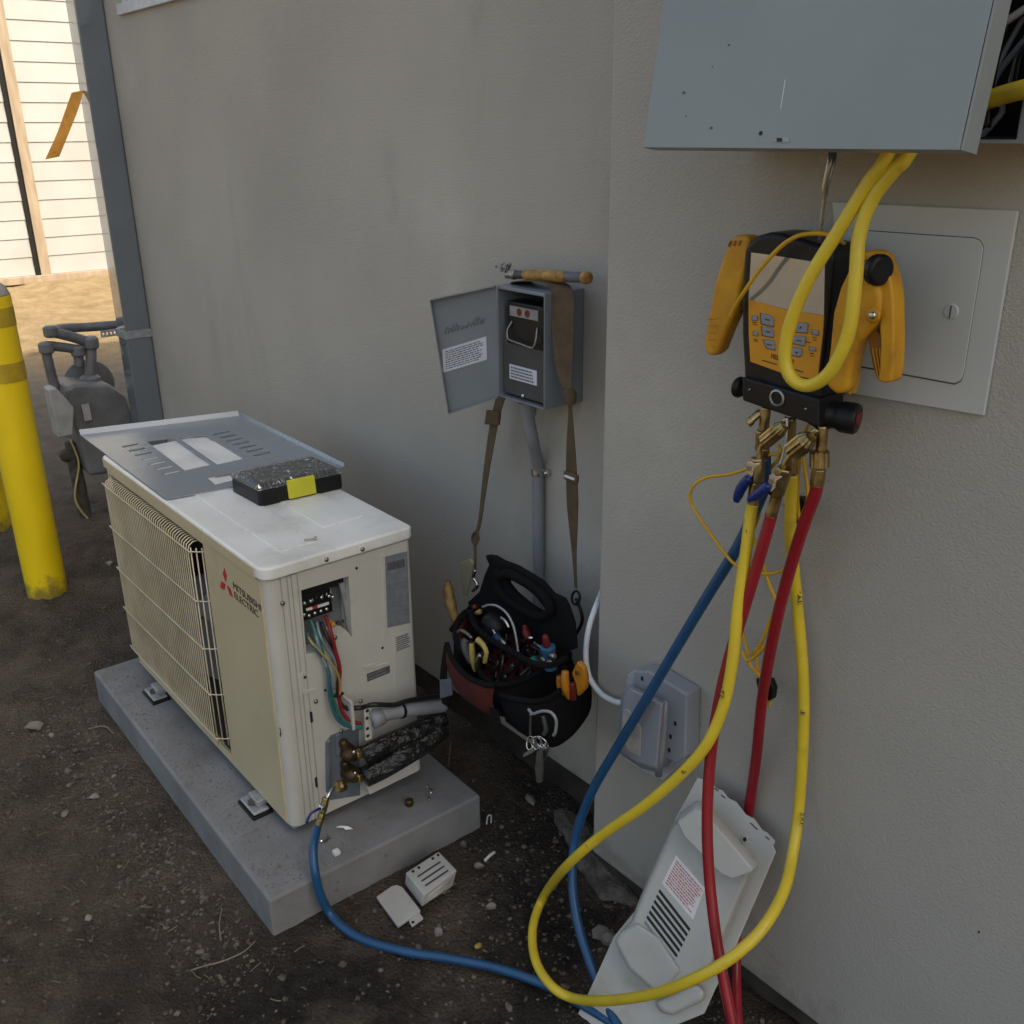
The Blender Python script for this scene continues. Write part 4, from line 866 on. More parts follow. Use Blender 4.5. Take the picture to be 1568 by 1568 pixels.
# ------------------------------------------------------------------ digital manifold gauge
GF = .355
ga = thing('manifold_gauge', 'black digital manifold gauge with orange keypad hanging on the right wall', 'manifold gauge', PY(1195, 600, GF))
def zg(a, b, Y=GF): return PY(1040+a/4.126, 320+b/4.126, Y)
bodyo = [(405, 260), (430, 215), (480, 170), (560, 148), (640, 152), (720, 175), (860, 215), (930, 228), (962, 262), (968, 330), (945, 640), (905, 960), (890, 1110), (888, 1235), (640, 1165), (402, 1100), (400, 1010), (388, 800), (388, 560), (396, 380)]
MB().prism([zg(a, b) for a, b in bodyo], (0, .058, 0)).build('housing', blackg, ga, bevel=.007, seg=3)
scr = MB().prism([zg(a, b, GF-.0008) for a, b in ((455, 275), (560, 288), (920, 345), (914, 672), (680, 635), (438, 570))], (0, .002, 0)).build('screen', lcd, ga)
kp = MB().prism([zg(a, b, GF-.0012) for a, b in ((436, 570), (680, 638), (914, 674), (905, 800), (872, 1082), (640, 1035), (448, 965), (438, 800))], (0, .002, 0)).build('keypad', facem, ga, bevel=.0008)
def zq(a, b, Y): return PY(1130+a/9.224, 440+b/9.224, Y)
btn = [((320, 370), (440, 395), (490, 440), (495, 555), (330, 515)), ((335, 555), (445, 575), (495, 610), (495, 710), (345, 680)), ((355, 740), (495, 755), (520, 885), (400, 860)),
       ((795, 500), (980, 510), (970, 645), (785, 630)), ((765, 690), (950, 695), (935, 830), (780, 795)), ((735, 840), (900, 870), (895, 950), (870, 980), (735, 955)),
       ((200, 400), (265, 400), (265, 475), (195, 465)), ((215, 615), (270, 635), (275, 690), (212, 680)), ((1045, 595), (1125, 610), (1130, 680), (1040, 660)), ((1010, 835), (1090, 855), (1090, 905), (1005, 890))]
for k, bq in enumerate(btn):
    cq = (sum(a for a, b in bq)/len(bq), sum(b for a, b in bq)/len(bq))
    MB().prism([zq(cq[0]+(a-cq[0])*1.12, cq[1]+(b-cq[1])*1.12, GF-.0016) for a, b in bq], (0, .001, 0)).build('button_surround', boxdark, kp)
    bt = MB().prism([zq(a, b, GF-.0036) for a, b in bq], (0, .003, 0)).build('button', btng, kp, bevel=.0008)
    if k in (3, 5):
        s_ = -1 if k == 3 else 1
        MB().prism([zq(cq[0]-22, cq[1]-s_*12, GF-.0039), zq(cq[0]+22, cq[1]-s_*8, GF-.0039), zq(cq[0], cq[1]+s_*22, GF-.0039)], (0, .0005, 0)).build('arrow_mark', ink, bt)
    elif k < 6:
        MB().prism([zq(cq[0]-38, cq[1]-16, GF-.0038), zq(cq[0]+38, cq[1]-2, GF-.0038), zq(cq[0]+38, cq[1]+18, GF-.0038), zq(cq[0]-38, cq[1]+6, GF-.0038)], (0, .0004, 0)).build('button_mark', inkgrey, bt)
for a, b in ((230, 495), (240, 525), (245, 730), (250, 755), (1080, 705), (1080, 740), (1040, 930), (1045, 965), (985, 770)):
    MB().prism([zq(a-30, b-6, GF-.0016), zq(a+30, b+4, GF-.0016), zq(a+30, b+14, GF-.0016), zq(a-30, b+4, GF-.0016)], (0, .0004, 0)).build('caption', ink, kp)
text('lettering', 'FIELDPIECE', zq(470, 1000, GF-.0012), zq(785, 1092, GF-.0012), .0056, (0, -1, 0), ink, kp, ext=.0005)
MB().prism([zq(335, 1022, GF-.0016), zq(548, 1082, GF-.0016), zq(548, 1096, GF-.0016), zq(335, 1036, GF-.0016)], (0, .0004, 0)).build('caption', ink, kp)
MB().prism([zq(720, 1130, GF-.0016), zq(920, 1190, GF-.0016), zq(920, 1205, GF-.0016), zq(720, 1146, GF-.0016)], (0, .0004, 0)).build('caption', ink, kp)
# manifold block and knobs
MF = GF-.008
blk = MB().prism([zg(a, b, MF) for a, b in ((395, 1060), (880, 1200), (880, 1380), (395, 1212))], (0, .052, 0)).build('manifold_block', blackg, ga, bevel=.003)
cA, cB = zg(395, 1130, MF+.026), zg(880, 1290, MF+.026); ax_ = (cB-cA).normalized()
cB = zg(885, 1288, MF+.026); kax = (ax_+V((0, .28, .06))).normalized()
kn = MB().lathe(cB, kax, [(.015, -.01), (.018, .0), (.018, .012), (.0155, .018), (.0155, .022), (.0185, .028), (.0185, .042), (.016, .046)], 20).build('valve_knob', blackp, ga, bevel=.001)
MB().lathe(cB+kax*.046, kax, [(.0085, -.001), (.0085, .0012)], 20).build('knob_cap', redm, kn)
MB().lathe(cB+kax*.0472, kax, [(.0085, 0), (.0085, .0004)], 20).build('knob_print', redp, kn)
MB().lathe(cA, -ax_, [(.011, -.002), (.0135, .002), (.0135, .006), (.010, .009)], 20).build('valve_knob', blackp, ga, bevel=.001)
p = zg(622, 1195, MF); MB().lathe(p, (0, -1, 0), [(.0108, -.001), (.0108, .002), (.0085, .003), (.0075, .002), (.0072, -.0005)], 24).build('sight_glass_ring', dsteel, ga, smooth=False)
MB().lathe(p, (0, -1, 0), [(.0072, -.001), (.0072, .0008)], 20).build('sight_glass', blackp, ga)
for a, b in ((450, 1140), (803, 1262)): head(zg(a, b, MF), .0016, (0, -1, 0), ga, dsteel)
# ports and fittings
def zv(a, b, Y=.36): return PY(1040+a/5.6, 600+b/5.6, Y)
def fit(name, a, b, r, Ya=.36, Yb=.36, par=ga, m=brass, n=14, r1=None, knurl=0, prof=None):
    p0, p1 = zv(*a, Ya), zv(*b, Yb); L = (p1-p0).length
    pr_ = prof or [(r*.85, 0), (r, L*.08), (r1 or r, L*.92), ((r1 or r)*.85, L)]
    if prof: pr_ = [(x, y*L) for x, y in prof]
    return MB().lathe(p0, p1-p0, pr_, 28 if knurl else n, alt=knurl).build(name, m, par, bevel=0 if knurl else .0006)
fit('port_tube', (745, 130), (722, 340), .0064); fit('schrader_port', (700, 170), (590, 268), .0048, .36, .345); fit('schrader_cap', (625, 240), (585, 275), .0056, .347, .343)
fit('hose_fitting', (700, 330), (690, 500), .0062, .375, .378); fit('hose_fitting', (735, 480), (735, 570), .006, .378, .38)
fit('port_tube', (965, 225), (960, 470), .0056, .372, .375); fit('port_tube', (965, 560), (970, 710), .0074, .378, .38)
fit('port_tube', (930, 225), (850, 330), .0040, .355, .352); fit('port_tube', (1190, 320), (1090, 410), .0046, .352, .350)
fit('port_tube', (1232, 290), (1215, 510), .0066); fit('knurled_nut', (1204, 505), (1202, 655), .0116, knurl=.06); fit('hose_fitting', (1200, 655), (1180, 805), .0088, n=6)
def bvalve(label, kn0, kn1, rk, tube_pts, b0_, b1_, hw, pivot, hpts, c0_, c1_, Y):
    t = thing('ball_valve', label, 'ball valve', zv(*b1_, Y), 'brass ball valves below the gauge')
    fit('knurled_nut', kn0, kn1, rk, Y, Y, t, knurl=.07, prof=[(rk*.6, 0), (rk*.8, .1), (rk, .25), (rk, .92), (rk*.7, 1)])
    tube('bent_tube', [zv(*q, Y) for q in tube_pts], .0036, brass, t, n=10)
    p0, p1 = zv(*b0_, Y), zv(*b1_, Y); d = (p1-p0).normalized()
    MB().lathe(p0, d, [(hw*.85, 0), (hw, .003), (hw, (p1-p0).length-.003), (hw*.85, (p1-p0).length)], 6).build('valve_body', brass, t, bevel=.0008)
    pv = zv(*pivot, Y-.012); MB().prism([zv(pivot[0]+a, pivot[1]+b, Y-.0135) for a, b in ((-22, -50), (10, -62), (34, -40), (78, -44), (84, -30), (40, 0), (28, 60), (-5, 95), (-40, 75))], (0, .002, 0)).build('lever_plate', steel, t, bevel=.0004)
    MB().lathe(pv, (0, -1, 0), [(.0035, -.006), (.0035, .003)], 6).build('lever_nut', dsteel, t)
    tube('lever_grip', [zv(*q, Y-.014) for q in hpts], [.0052, .0066, .0068, .0062, .004], handleblue, t, n=10)
    fit('hose_fitting', c0_, c1_, .0072, Y, Y, t)
    return t
bvalve('left brass ball valve with blue lever feeding the front yellow hose', (905, 285), (725, 435), .0098, [(740, 425), (705, 470), (688, 520), (688, 575)], (668, 565), (665, 775), .0098, (605, 655), [(600, 735), (570, 770), (530, 830), (505, 890), (490, 940)], (650, 770), (628, 985), .345)
bvalve('right brass ball valve with blue lever feeding the inner red hose', (1130, 385), (960, 520), .0125, [(985, 505), (945, 560), (905, 625), (890, 660)], (905, 650), (825, 890), .0105, (795, 765), [(765, 795), (735, 830), (690, 865), (645, 900), (600, 925)], (840, 880), (785, 1075), .340)
tube('cord_strand', [zv(925, 225, .348), zv(915, 420, .347), zv(890, 540, .346), zv(860, 640, .345)], .0014, wwhite, ga, n=6)

# ------------------------------------------------------------------ pipe clamp probes
cl = thing('pipe_clamp', 'ochre pipe clamp probe hanging on the left of the gauge', 'pipe clamp', zg(250, 900, .37))
lc = [(340, 165), (440, 168), (440, 300), (425, 360), (385, 500), (365, 620), (300, 760), (245, 900), (205, 937), (160, 915), (150, 850), (170, 730), (215, 480), (262, 330), (305, 215)]
MB().prism([zg(a, b, .362) for a, b in lc], (0, .024, 0)).build('jaw', clampm, cl, bevel=.007, seg=3)
for k in range(5): MB().prism([zg(a, b, .3608) for a, b in ((172+k*3, 690+k*42), (240-k*5, 688+k*45), (238-k*5, 696+k*45), (172+k*3, 698+k*42))], (0, .003, 0)).build('grip_ridge', clampm, cl, bevel=.0008)
for k in range(3): MB().prism([zg(a, b, .3612) for a, b in ((305+k*32, 235-k*4), (320+k*32, 200-k*2), (330+k*32, 205-k*2), (318+k*32, 240-k*4))], (0, .002, 0)).build('moulded_slot', clampd, cl)
MB().prism([zg(a, b, .372) for a, b in ((310, 690), (380, 600), (385, 650), (330, 690))], (0, .008, 0)).build('cord_grip', boxdark, cl, bevel=.001)
cl2 = thing('pipe_clamp', 'large ochre pipe clamp with black knob on the right of the gauge', 'pipe clamp', zg(1100, 1150, .35))
ja = [(1150, 268), (1200, 262), (1262, 272), (1268, 340), (1245, 460), (1270, 540), (1262, 700), (1215, 755), (1125, 850), (1090, 960), (1060, 1120), (1035, 1170), (985, 1170), (930, 1130), (915, 1080), (945, 880), (965, 660), (1010, 500), (1085, 340)]
MB().prism([zg(a, b, .345) for a, b in ja], (0, .026, 0)).build('jaw', clampm, cl2, bevel=.006, seg=3)
jb = [(1255, 270), (1290, 310), (1335, 450), (1352, 560), (1358, 800), (1352, 1000), (1335, 1095), (1300, 1105), (1250, 1085), (1262, 1000), (1268, 860), (1262, 760), (1268, 560), (1250, 460)]
MB().prism([zg(a, b, .350) for a, b in jb], (0, .024, 0)).build('jaw', clampm, cl2, bevel=.005, seg=3)
MB().prism([zg(a, b, .356) for a, b in ((1180, 775), (1225, 745), (1270, 800), (1300, 1090), (1250, 1085), (1222, 1000))], (0, .014, 0)).build('inner_face', clampd, cl2, bevel=.002)
for k in range(3): MB().prism([zg(a, b, .354) for a, b in ((1215+k*22, 880), (1222+k*22, 880), (1262+k*14, 1080), (1254+k*14, 1080))], (0, .004, 0)).build('inner_rib', clampm, cl2, bevel=.0006)
MB().prism([zg(a, b, .366) for a, b in ((1085, 950), (1112, 900), (1105, 1100), (1075, 1180), (1055, 1160))], (0, .014, 0)).build('tongue', clampm, cl2, bevel=.002)
p = zg(1258, 385, .345); MB().lathe(p, (.95, -.35, 0), [(.012, -.008), (.0165, -.004), (.0165, .004), (.013, .007)], 20).build('knob', blackp, cl2, bevel=.001)
p = zg(1228, 670, .345); MB().lathe(p, (0, -1, 0), [(.0085, -.001), (.0085, .0015), (.006, .003)], 20).build('pivot_boss', clampm, cl2, smooth=True); head(p+V((.001, -.003, 0)), .0042, (0, -1, 0), cl2, steel)
MB().prism([zg(a, b, .3442) for a, b in ((1155, 335), (1168, 318), (1190, 318), (1186, 345), (1178, 345), (1178, 330), (1166, 332))], (0, .001, 0)).build('moulded_mark', clampd, cl2)
MB().prism([zg(a, b, .3442) for a, b in ((1150, 372), (1182, 368), (1180, 376), (1164, 380), (1160, 400), (1154, 400))], (0, .001, 0)).build('moulded_mark', clampd, cl2)

# ------------------------------------------------------------------ hoses
def hose(label, pts, m, r=.0078, name='charging_hose', grp='refrigerant hoses'):
    o = tube(name, pts, r, m, None, n=14, sm=10); return tag(o, label, 'hose', grp)
hose('yellow hose loop hanging from the breaker panel over the gauge face', [V((.872, .33, 1.36)), PY(1360, 236, .305), PY(1328, 282, .30), PY(1283, 355, .292), PY(1240, 425, .286), PY(1212, 490, .283), PY(1202, 545, .283), PY(1213, 580, .284), PY(1240, 590, .285), PY(1272, 568, .286), PY(1299, 510, .288), PY(1310, 430, .292), PY(1316, 360, .297), PY(1336, 305, .302), PY(1370, 260, .306), PY(1392, 234, .31), V((.905, .335, 1.37))], ywm, .0072)
yl = hose('long yellow hose sweeping in a wide loop to the ground and back', [zv(632, 960, .345), zv(615, 1040, .344), PY(1143, 840, .338), PY(1130, 930, .325), PY(1122, 1010, .315), PY(1108, 1080, .305), PY(1082, 1140, .29), PY(1040, 1188, .275), PY(985, 1235, .26), PY(920, 1280, .245), PY(868, 1326, .235), PZ(833, 1372, .045), PZ(816, 1420, .022), PZ(820, 1470, .022), PZ(845, 1510, .026), PZ(880, 1529, .034), PY(930, 1532, .185), PY(1000, 1522, .19), PY(1060, 1500, .20), PY(1115, 1470, .225), PY(1165, 1425, .27), PY(1200, 1365, .33), PY(1215, 1300, .385), PY(1224, 1230, .41), PY(1230, 1130, .415), PY(1230, 1040, .415), PY(1222, 940, .412), PY(1214, 860, .405), zv(955, 1250, .395), zv(955, 1000, .388), zv(968, 700, .382)], ywm)
hose('inner red hose dropping in front of the white cover', [zv(788, 1055, .340), zv(770, 1130, .340), PY(1158, 870, .337), PY(1140, 930, .332), PY(1116, 1010, .322), PY(1100, 1080, .312), PY(1088, 1160, .30), PY(1083, 1250, .285), PY(1086, 1340, .27), PY(1096, 1430, .255), PY(1108, 1500, .245), PY(1122, 1570, .235), PY(1135, 1650, .225)], rdm)
hose('outer red hose passing behind the white cover to the ground', [zv(1182, 790, .36), zv(1165, 880, .362), PY(1232, 800, .366), PY(1213, 860, .372), PY(1194, 930, .378), PY(1177, 1010, .386), PY(1166, 1080, .402), PY(1158, 1160, .420), PY(1148, 1230, .429), PY(1139, 1290, .4305), V((.672, .430, .27)), V((.690, .428, .16)), PY(1127, 1480, .385), PY(1128, 1530, .355), PY(1131, 1580, .325), PY(1135, 1650, .29)], rdm)
hose('blue hose from the gauge across the dirt to the heat pump valve', [zv(735, 560, .38), PY(1170, 745, .386), PY(1152, 790, .386), PY(1128, 840, .384), PY(1085, 910, .378), PY(1040, 985, .37), PY(990, 1070, .36), PY(945, 1145, .348), PY(905, 1215, .332), PY(882, 1280, .312), PY(876, 1345, .288), PY(884, 1410, .265), PY(902, 1470, .246), PY(924, 1525, .232), PZ(942, 1562, .020), PZ(956, 1585, .012), PZ(966, 1596, .012), PZ(962, 1590, .012), PZ(945, 1572, .010), PZ(915, 1552, .010), PZ(880, 1532, .010), PZ(830, 1506, .010), PZ(760, 1482, .010), PZ(690, 1468, .010), PZ(620, 1457, .010), PZ(560, 1440, .010), PZ(527, 1421, .013), PX(505, 1398, .150), PX(490, 1368, .140), PX(482, 1332, .130), PX(480, 1298, .108), PX(486, 1266, .078)], blm)
# valve end of the blue hose at the unit
hv = thing('hose_valve', 'small brass hose valve with blue lever screwed to the heat pump', 'hose valve', PX(487, 1266, .078))
def zt2(a, b, X): return PX(460+a/6.53, 1040+b/6.53, X)
MB().lathe(zt2(440, 1060, .06), zt2(340, 1085, .065)-zt2(440, 1060, .06), [(.008, 0), (.0115, .003), (.0115, .013), (.009, .018)], 24, alt=.05).build('knurled_nut', brass, hv)
tube('bent_tube', [zt2(345, 1085, .066), zt2(320, 1105, .07), zt2(285, 1150, .074), zt2(265, 1185, .075)], .0033, steel, hv, n=8)
p0, p1 = zt2(258, 1180, .075), zt2(205, 1390, .078)
MB().lathe(p0, p1-p0, [(.005, 0), (.0072, .002), (.0072, .026), (.006, .03), (.0075, .032), (.0075, (p1-p0).length)], 6).build('valve_body', brass, hv, bevel=.0006)
cyl('hose_fitting', p1, PX(486, 1268, .078), .0072, brass, hv)
tube('lever', [zt2(200, 1290, .086), zt2(150, 1315, .09), zt2(100, 1350, .09), zt2(60, 1440, .09)], .0026, handleblue, hv, n=6)
MB().lathe(zt2(210, 1280, .080), (1, 0, 0), [(.004, -.004), (.004, .007)], 6).build('lever_nut', steel, hv)
# printed size marks along the long yellow hose (flat print on the hose skin)
def hose_print(s, x, y, Y, dx, dy, L, nm):
    c = PY(x, y, Y); v = (CAM-c).normalized(); u = (PY(x+dx, y+dy, Y)-c).normalized(); u = (u-v*u.dot(v)).normalized()
    return text('hose_print', s, c-u*L/2+v*.0068-v.cross(u)*.0025, c+u*L/2+v*.0068-v.cross(u)*.0025, .005, v, ink, yl, ext=.0012)
for x, y, Y, dx, dy in ((1113, 1062, .308, -6, 20), (905, 1291, .243, 20, -16), (1229, 1085, .415, 0, 20), (1144, 805, .342, 3, 20), (1052, 1178, .279, 20, -15), (1224, 915, .411, 3, 20), (1228, 1255, .403, -2, 20)):
    hose_print('SAE', x, y, Y, dx, dy, .018, 'p')
# thin probe leads
def lead(label, pts, r=.0024): return tag(tube('probe_lead', pts, r, leadm, None, n=8, sm=8), label, 'cable', 'thin yellow probe leads')
lead('thin yellow lead arching from the left clamp across the gauge top', [zg(325, 680, .352), zg(340, 640, .348), zg(420, 510, .335), zg(520, 370, .335), zg(640, 240, .335), zg(740, 175, .335), zg(840, 155, .338), zg(930, 160, .345), zg(1000, 190, .36), zg(1060, 240, .41)], .0026)
lead('thin yellow lead looping out left of the ball valves', [zv(860, 540, .38), zv(760, 545, .38), zv(640, 640, .372), zv(570, 665, .37), zv(420, 710, .366), zv(250, 730, .362), zv(140, 790, .36), zv(90, 890, .36), zv(130, 1010, .362), zv(250, 1190, .366), zv(380, 1370, .37), zv(490, 1490, .374), PY(1150, 876, .39), PY(1180, 878, .40), PY(1204, 868, .41), PY(1214, 830, .41)], .0022)
def zl(a, b, Y): return PY(1080+a/4.9, 780+b/4.9, Y)
lead('coiled thin yellow lead hanging behind the red hoses', [zv(850, 450, .385), zv(870, 540, .385), zv(800, 640, .39), zv(740, 730, .392), PY(1162, 790, .395), zl(355, 180, .395), zl(385, 280, .395), zl(440, 430, .40), zl(480, 560, .40), zl(525, 680, .398), zl(538, 800, .396), zl(510, 930, .396), zl(430, 1050, .396), zl(330, 1130, .396), zl(290, 1100, .398), zl(285, 1070, .40), zl(330, 1160, .404), zl(400, 1240, .406), zl(430, 1290, .408)], .0024)
lead('lowest strand of thin yellow lead tied into the black wrap', [zl(275, 890, .415), zl(300, 1000, .415), zl(340, 1090, .413), zl(400, 1030, .412), zl(460, 900, .41), zl(500, 790, .41), zl(470, 880, .412), zl(420, 1000, .413), zl(385, 1100, .412), zl(395, 1200, .41), zl(410, 1290, .41)], .0022)
lead('thin yellow lead running straight down behind the gauge ports', [zv(1110, 290, .40), zv(1050, 380, .40), zv(1030, 560, .402), zv(1020, 750, .404), zv(1015, 900, .405), zv(1030, 1100, .41)], .0022)
lead('second straight thin yellow lead beside the outer red hose', [zv(1060, 560, .40), zv(1080, 680, .402), zv(1100, 820, .404), zv(1100, 940, .405)], .0022)
vw = thing('cable_wrap', 'black hook-and-loop wrap on the coiled lead near the wall', 'cable wrap', zl(440, 1440, .41))
MB().prism([zl(a, b, .404) for a, b in ((375, 1268), (480, 1280), (508, 1350), (498, 1430), (470, 1440), (400, 1410))], (0, .012, 0)).build('wrap', blackp, vw, bevel=.002)
MB().prism([zl(a, b, .408) for a, b in ((470, 1440), (492, 1435), (485, 1480), (475, 1485))], (0, .004, 0)).build('plug_tip', leadm, vw, bevel=.0008)
vw = thing('cable_wrap', 'black hook-and-loop wrap behind the hoses just under the gauge', 'cable wrap', zv(1040, 1150, .41))
MB().prism([zv(a, b, .412) for a, b in ((890, 960), (1000, 905), (1065, 910), (1095, 1000), (1045, 1160), (1000, 1130), (905, 1120))], (0, .012, 0)).build('wrap', blackp, vw, bevel=.002)

# ------------------------------------------------------------------ weatherproof outlet
ou = thing('outdoor_outlet', 'grey weatherproof outlet cover low on the right wall', 'outlet', PY(1000, 1190, .43))
def zo(a, b, Y): return PY(860+a/4.126, 860+b/4.126, Y)
MB().prism([zo(a, b, .434) for a, b in ((415, 715), (450, 690), (555, 672), (800, 820), (800, 1235), (760, 1275), (640, 1385), (560, 1350), (400, 1260), (390, 900))], (0, .0055, 0)).build('caulk_bead', caulk, ou, bevel=.002)
bs = MB().prism([zo(a, b, .405) for a, b in ((455, 690), (545, 690), (790, 840), (785, 1010), (780, 1240), (720, 1280), (660, 1250), (600, 1330), (440, 1240), (445, 800))], (0, .034, 0)).build('base', outletm, ou, bevel=.004)
for a, b in ((510, 738), (577, 770), (720, 1022), (690, 1105), (682, 1190)):
    p = zo(a, b, .405); MB().box(p, (.004, .003, .0065)).build('mount_slot', ink, bs)
lidp = [(375, 830), (425, 772), (655, 885), (612, 1335), (500, 1305), (352, 1200)]
MB().loft([[zo(a, b, .412) for a, b in lidp], [zo(a, b, .388) for a, b in lidp], [zo(510+(a-510)*.88, 1060+(b-1060)*.90, .372) for a, b in lidp]]).build('bubble_cover', outletm, ou, bevel=.004)
MB().prism([zo(a, b, .3712) for a, b in ((390, 930), (420, 935), (500, 1050), (495, 1230), (420, 1200), (375, 1090))], (0, .002, 0)).build('window_label', amber, ou, bevel=.0006)
tube('hinge', [zo(650, 880, .402), zo(640, 1080, .402), zo(612, 1350, .402)], .006, outletm, ou, n=10, sm=2)
wcable = tube('white_cable', [PY(926, 895, .53), PY(914, 925, .46), PY(902, 960, .436), PY(897, 1000, .43), PY(902, 1035, .428), PY(918, 1060, .426), PY(938, 1073, .425), PY(955, 1077, .425)], .0052, whitec, None, n=10)
tag(wcable, 'white cable curving round the wall corner into the grey outlet', 'cable')

# ------------------------------------------------------------------ white service cover leaning on the wall
T1, T2, B1 = PY(1065, 1190, .404), PY(1190, 1305, .407), PZ(960, 1580, .012)
NS = (T2-T1).cross(B1-T1).normalized()
if NS.y > 0: NS = -NS
svc = thing('service_cover', 'white plastic service cover with louvres leaning against the right wall', 'service cover', B1)
def zs(a, b, e=0): return PP(900+a/3.844, 1160+b/3.844, T1+NS*e, NS)
flg = [(650, 118), (735, 145), (760, 180), (800, 195), (835, 240), (880, 260), (935, 335), (985, 360), (1030, 425), (1060, 440), (1108, 490), (1095, 520), (1112, 555), (810, 1262), (755, 1360), (690, 1505), (530, 1570), (380, 1640), (-120, 1640), (10, 1380), (90, 1205), (160, 1050), (300, 880), (365, 690), (520, 360)]
MB().prism([zs(a, b, .0) for a, b in flg], NS*.004).build('flange', svcm, svc, bevel=.0015)
def raised(name, poly, e0, e1, k, m=svcm, bev=.007):
    cx = sum(a for a, b in poly)/len(poly); cy = sum(b for a, b in poly)/len(poly)
    return MB().loft([[zs(a, b, e0) for a, b in poly], [zs(cx+(a-cx)*k, cy+(b-cy)*k, e1) for a, b in poly]]).build(name, m, svc, bevel=bev, seg=4)
raised('body', [(640, 250), (1010, 610), (740, 1230), (650, 1330), (480, 1420), (180, 1160), (165, 1050), (250, 965), (285, 870), (360, 690), (500, 380)], .003, .030, .93)
hood = [(535, 330), (640, 250), (700, 264), (1008, 622), (1000, 648), (880, 690), (810, 660), (575, 420)]
MB().loft([[zs(a, b, .026) for a, b in hood], [zs(a-6, b+14, .046) for a, b in hood], [zs(785+(a-785)*.93-26, 480+(b-480)*.93+42, .060) for a, b in hood]]).build('hood', svcm, svc, bevel=.006, seg=4)
raised('lower_boss', [(150, 1080), (190, 1020), (290, 960), (420, 1050), (560, 1260), (430, 1420), (240, 1250)], .026, .036, .90)
raised('lower_boss', [(380, 1440), (640, 1320), (700, 1370), (690, 1430), (500, 1520), (430, 1510)], .003, .022, .88)
for k in range(8):
    t = k/7; a0, b0_ = 425-100*t, 775+215*t; a1, b1_ = 605-105*t, 1008+215*t
    w_ = .28
    MB().prism([zs(a0, b0_, .0298), zs(a1, b1_, .0298), zs(a1-7, b1_+15, .0298), zs(a0-7, b0_+15, .0298)], NS*.0009).build('louvre', ink if k < 6 else boxgrey, svc)
wl3 = MB().prism([zs(a, b, .0298) for a, b in ((520, 575), (690, 770), (620, 955), (438, 740))], NS*.0006).build('warning_label', paper, svc)
q0, q1, q2 = zs(438, 740, .0308), zs(620, 955, .0308), zs(520, 575, .0308)
print_lines('printing', q0, q1-q0, q2-q0, NS, 10, inkred, wl3, .38, 21)
MB().lathe(zs(928, 480, .003), NS, [(.006, 0), (.0062, .003), (.0035, .0035), (.003, .0015)], 14).build('screw_boss', svcm, svc, smooth=False)
MB().lathe(zs(930, 482, .003), NS, [(.003, 0), (.003, .0037)], 10).build('screw_hole', ink, svc)
for a, b in ((760, 185), (800, 225), (970, 390), (990, 410), (1060, 470)): MB().prism([zs(a-12, b-8, .004), zs(a+12, b+10, .004), zs(a+8, b+16, .004), zs(a-16, b-2, .004)], NS*.0006).build('edge_notch', boxdark, svc)

# ------------------------------------------------------------------ loose cover pieces on the dirt
tc = thing('terminal_cover', 'small white louvred terminal cover box on the dirt beside the pad', 'terminal cover', (.195, .165, 0))
q = [V((.160, .137, .004)), V((.158, .213, .004)), V((.223, .203, .004)), V((.229, .129, .004))]
q2 = [V((.168, .136, .038)), V((.160, .217, .038)), V((.224, .214, .038)), V((.238, .130, .038))]
MB().loft([q, q2]).build('shell', svcm, tc, bevel=.003)
ex = (q2[3]-q2[0]); ey = (q2[1]-q2[0])
def tp(a, b): return q2[0]+ex*a+ey*b+V((0, 0, .0003))
for a in (.34, .54, .74): MB().prism([tp(a, .16), tp(a+.05, .16), tp(a+.05, .84), tp(a, .84)], (0, 0, .0006)).build('louvre', boxdark, tc)
for b in (.13, .30, .72, .88): MB().prism([tp(.08, b), tp(.16, b), tp(.16, b+.06), tp(.08, b+.06)], (0, 0, .0006)).build('snap_hole', ink, tc)
for b in (.0, .22, .44, .66):
    e_ = q2[3].lerp(q2[2], .12+b*1.1); f_ = q[3].lerp(q[2], .12+b*1.1); 
for k in range(3):
    t_ = .3+.2*k; a_, b_ = q2[3].lerp(q[3], t_), q2[2].lerp(q[2], t_)
    MB().tube([a_.lerp(b_, .12)+V((.001, 0, 0)), a_.lerp(b_, .85)+V((.001, 0, 0))], .0016, 6).build('side_rib', svcm, tc, smooth=True)
fc_ = thing('flat_cover', 'flat white cover plate lying on the dirt against the louvred box', 'cover plate', (.19, .10, 0))
pl = [PZ(440+a/3.75, 1150+b/3.75, .012) for a, b in ((510, 835), (600, 772), (632, 766), (662, 780), (766, 912), (635, 1004))]
MB().prism(pl, (0, 0, -.007)).build('plate', svcm, fc_, bevel=.002)
MB().prism([PZ(440+a/3.75, 1150+b/3.75, .010) for a, b in ((695, 968), (757, 925), (782, 958), (716, 1006))], (0, 0, -.004)).build('tab', svcm, fc_, bevel=.001)
MB().lathe(PZ(440+722/3.75, 1150+983/3.75, .010), (0, 0, 1), [(.003, -.001), (.003, .0004)], 10).build('tab_hole', ink, fc_)
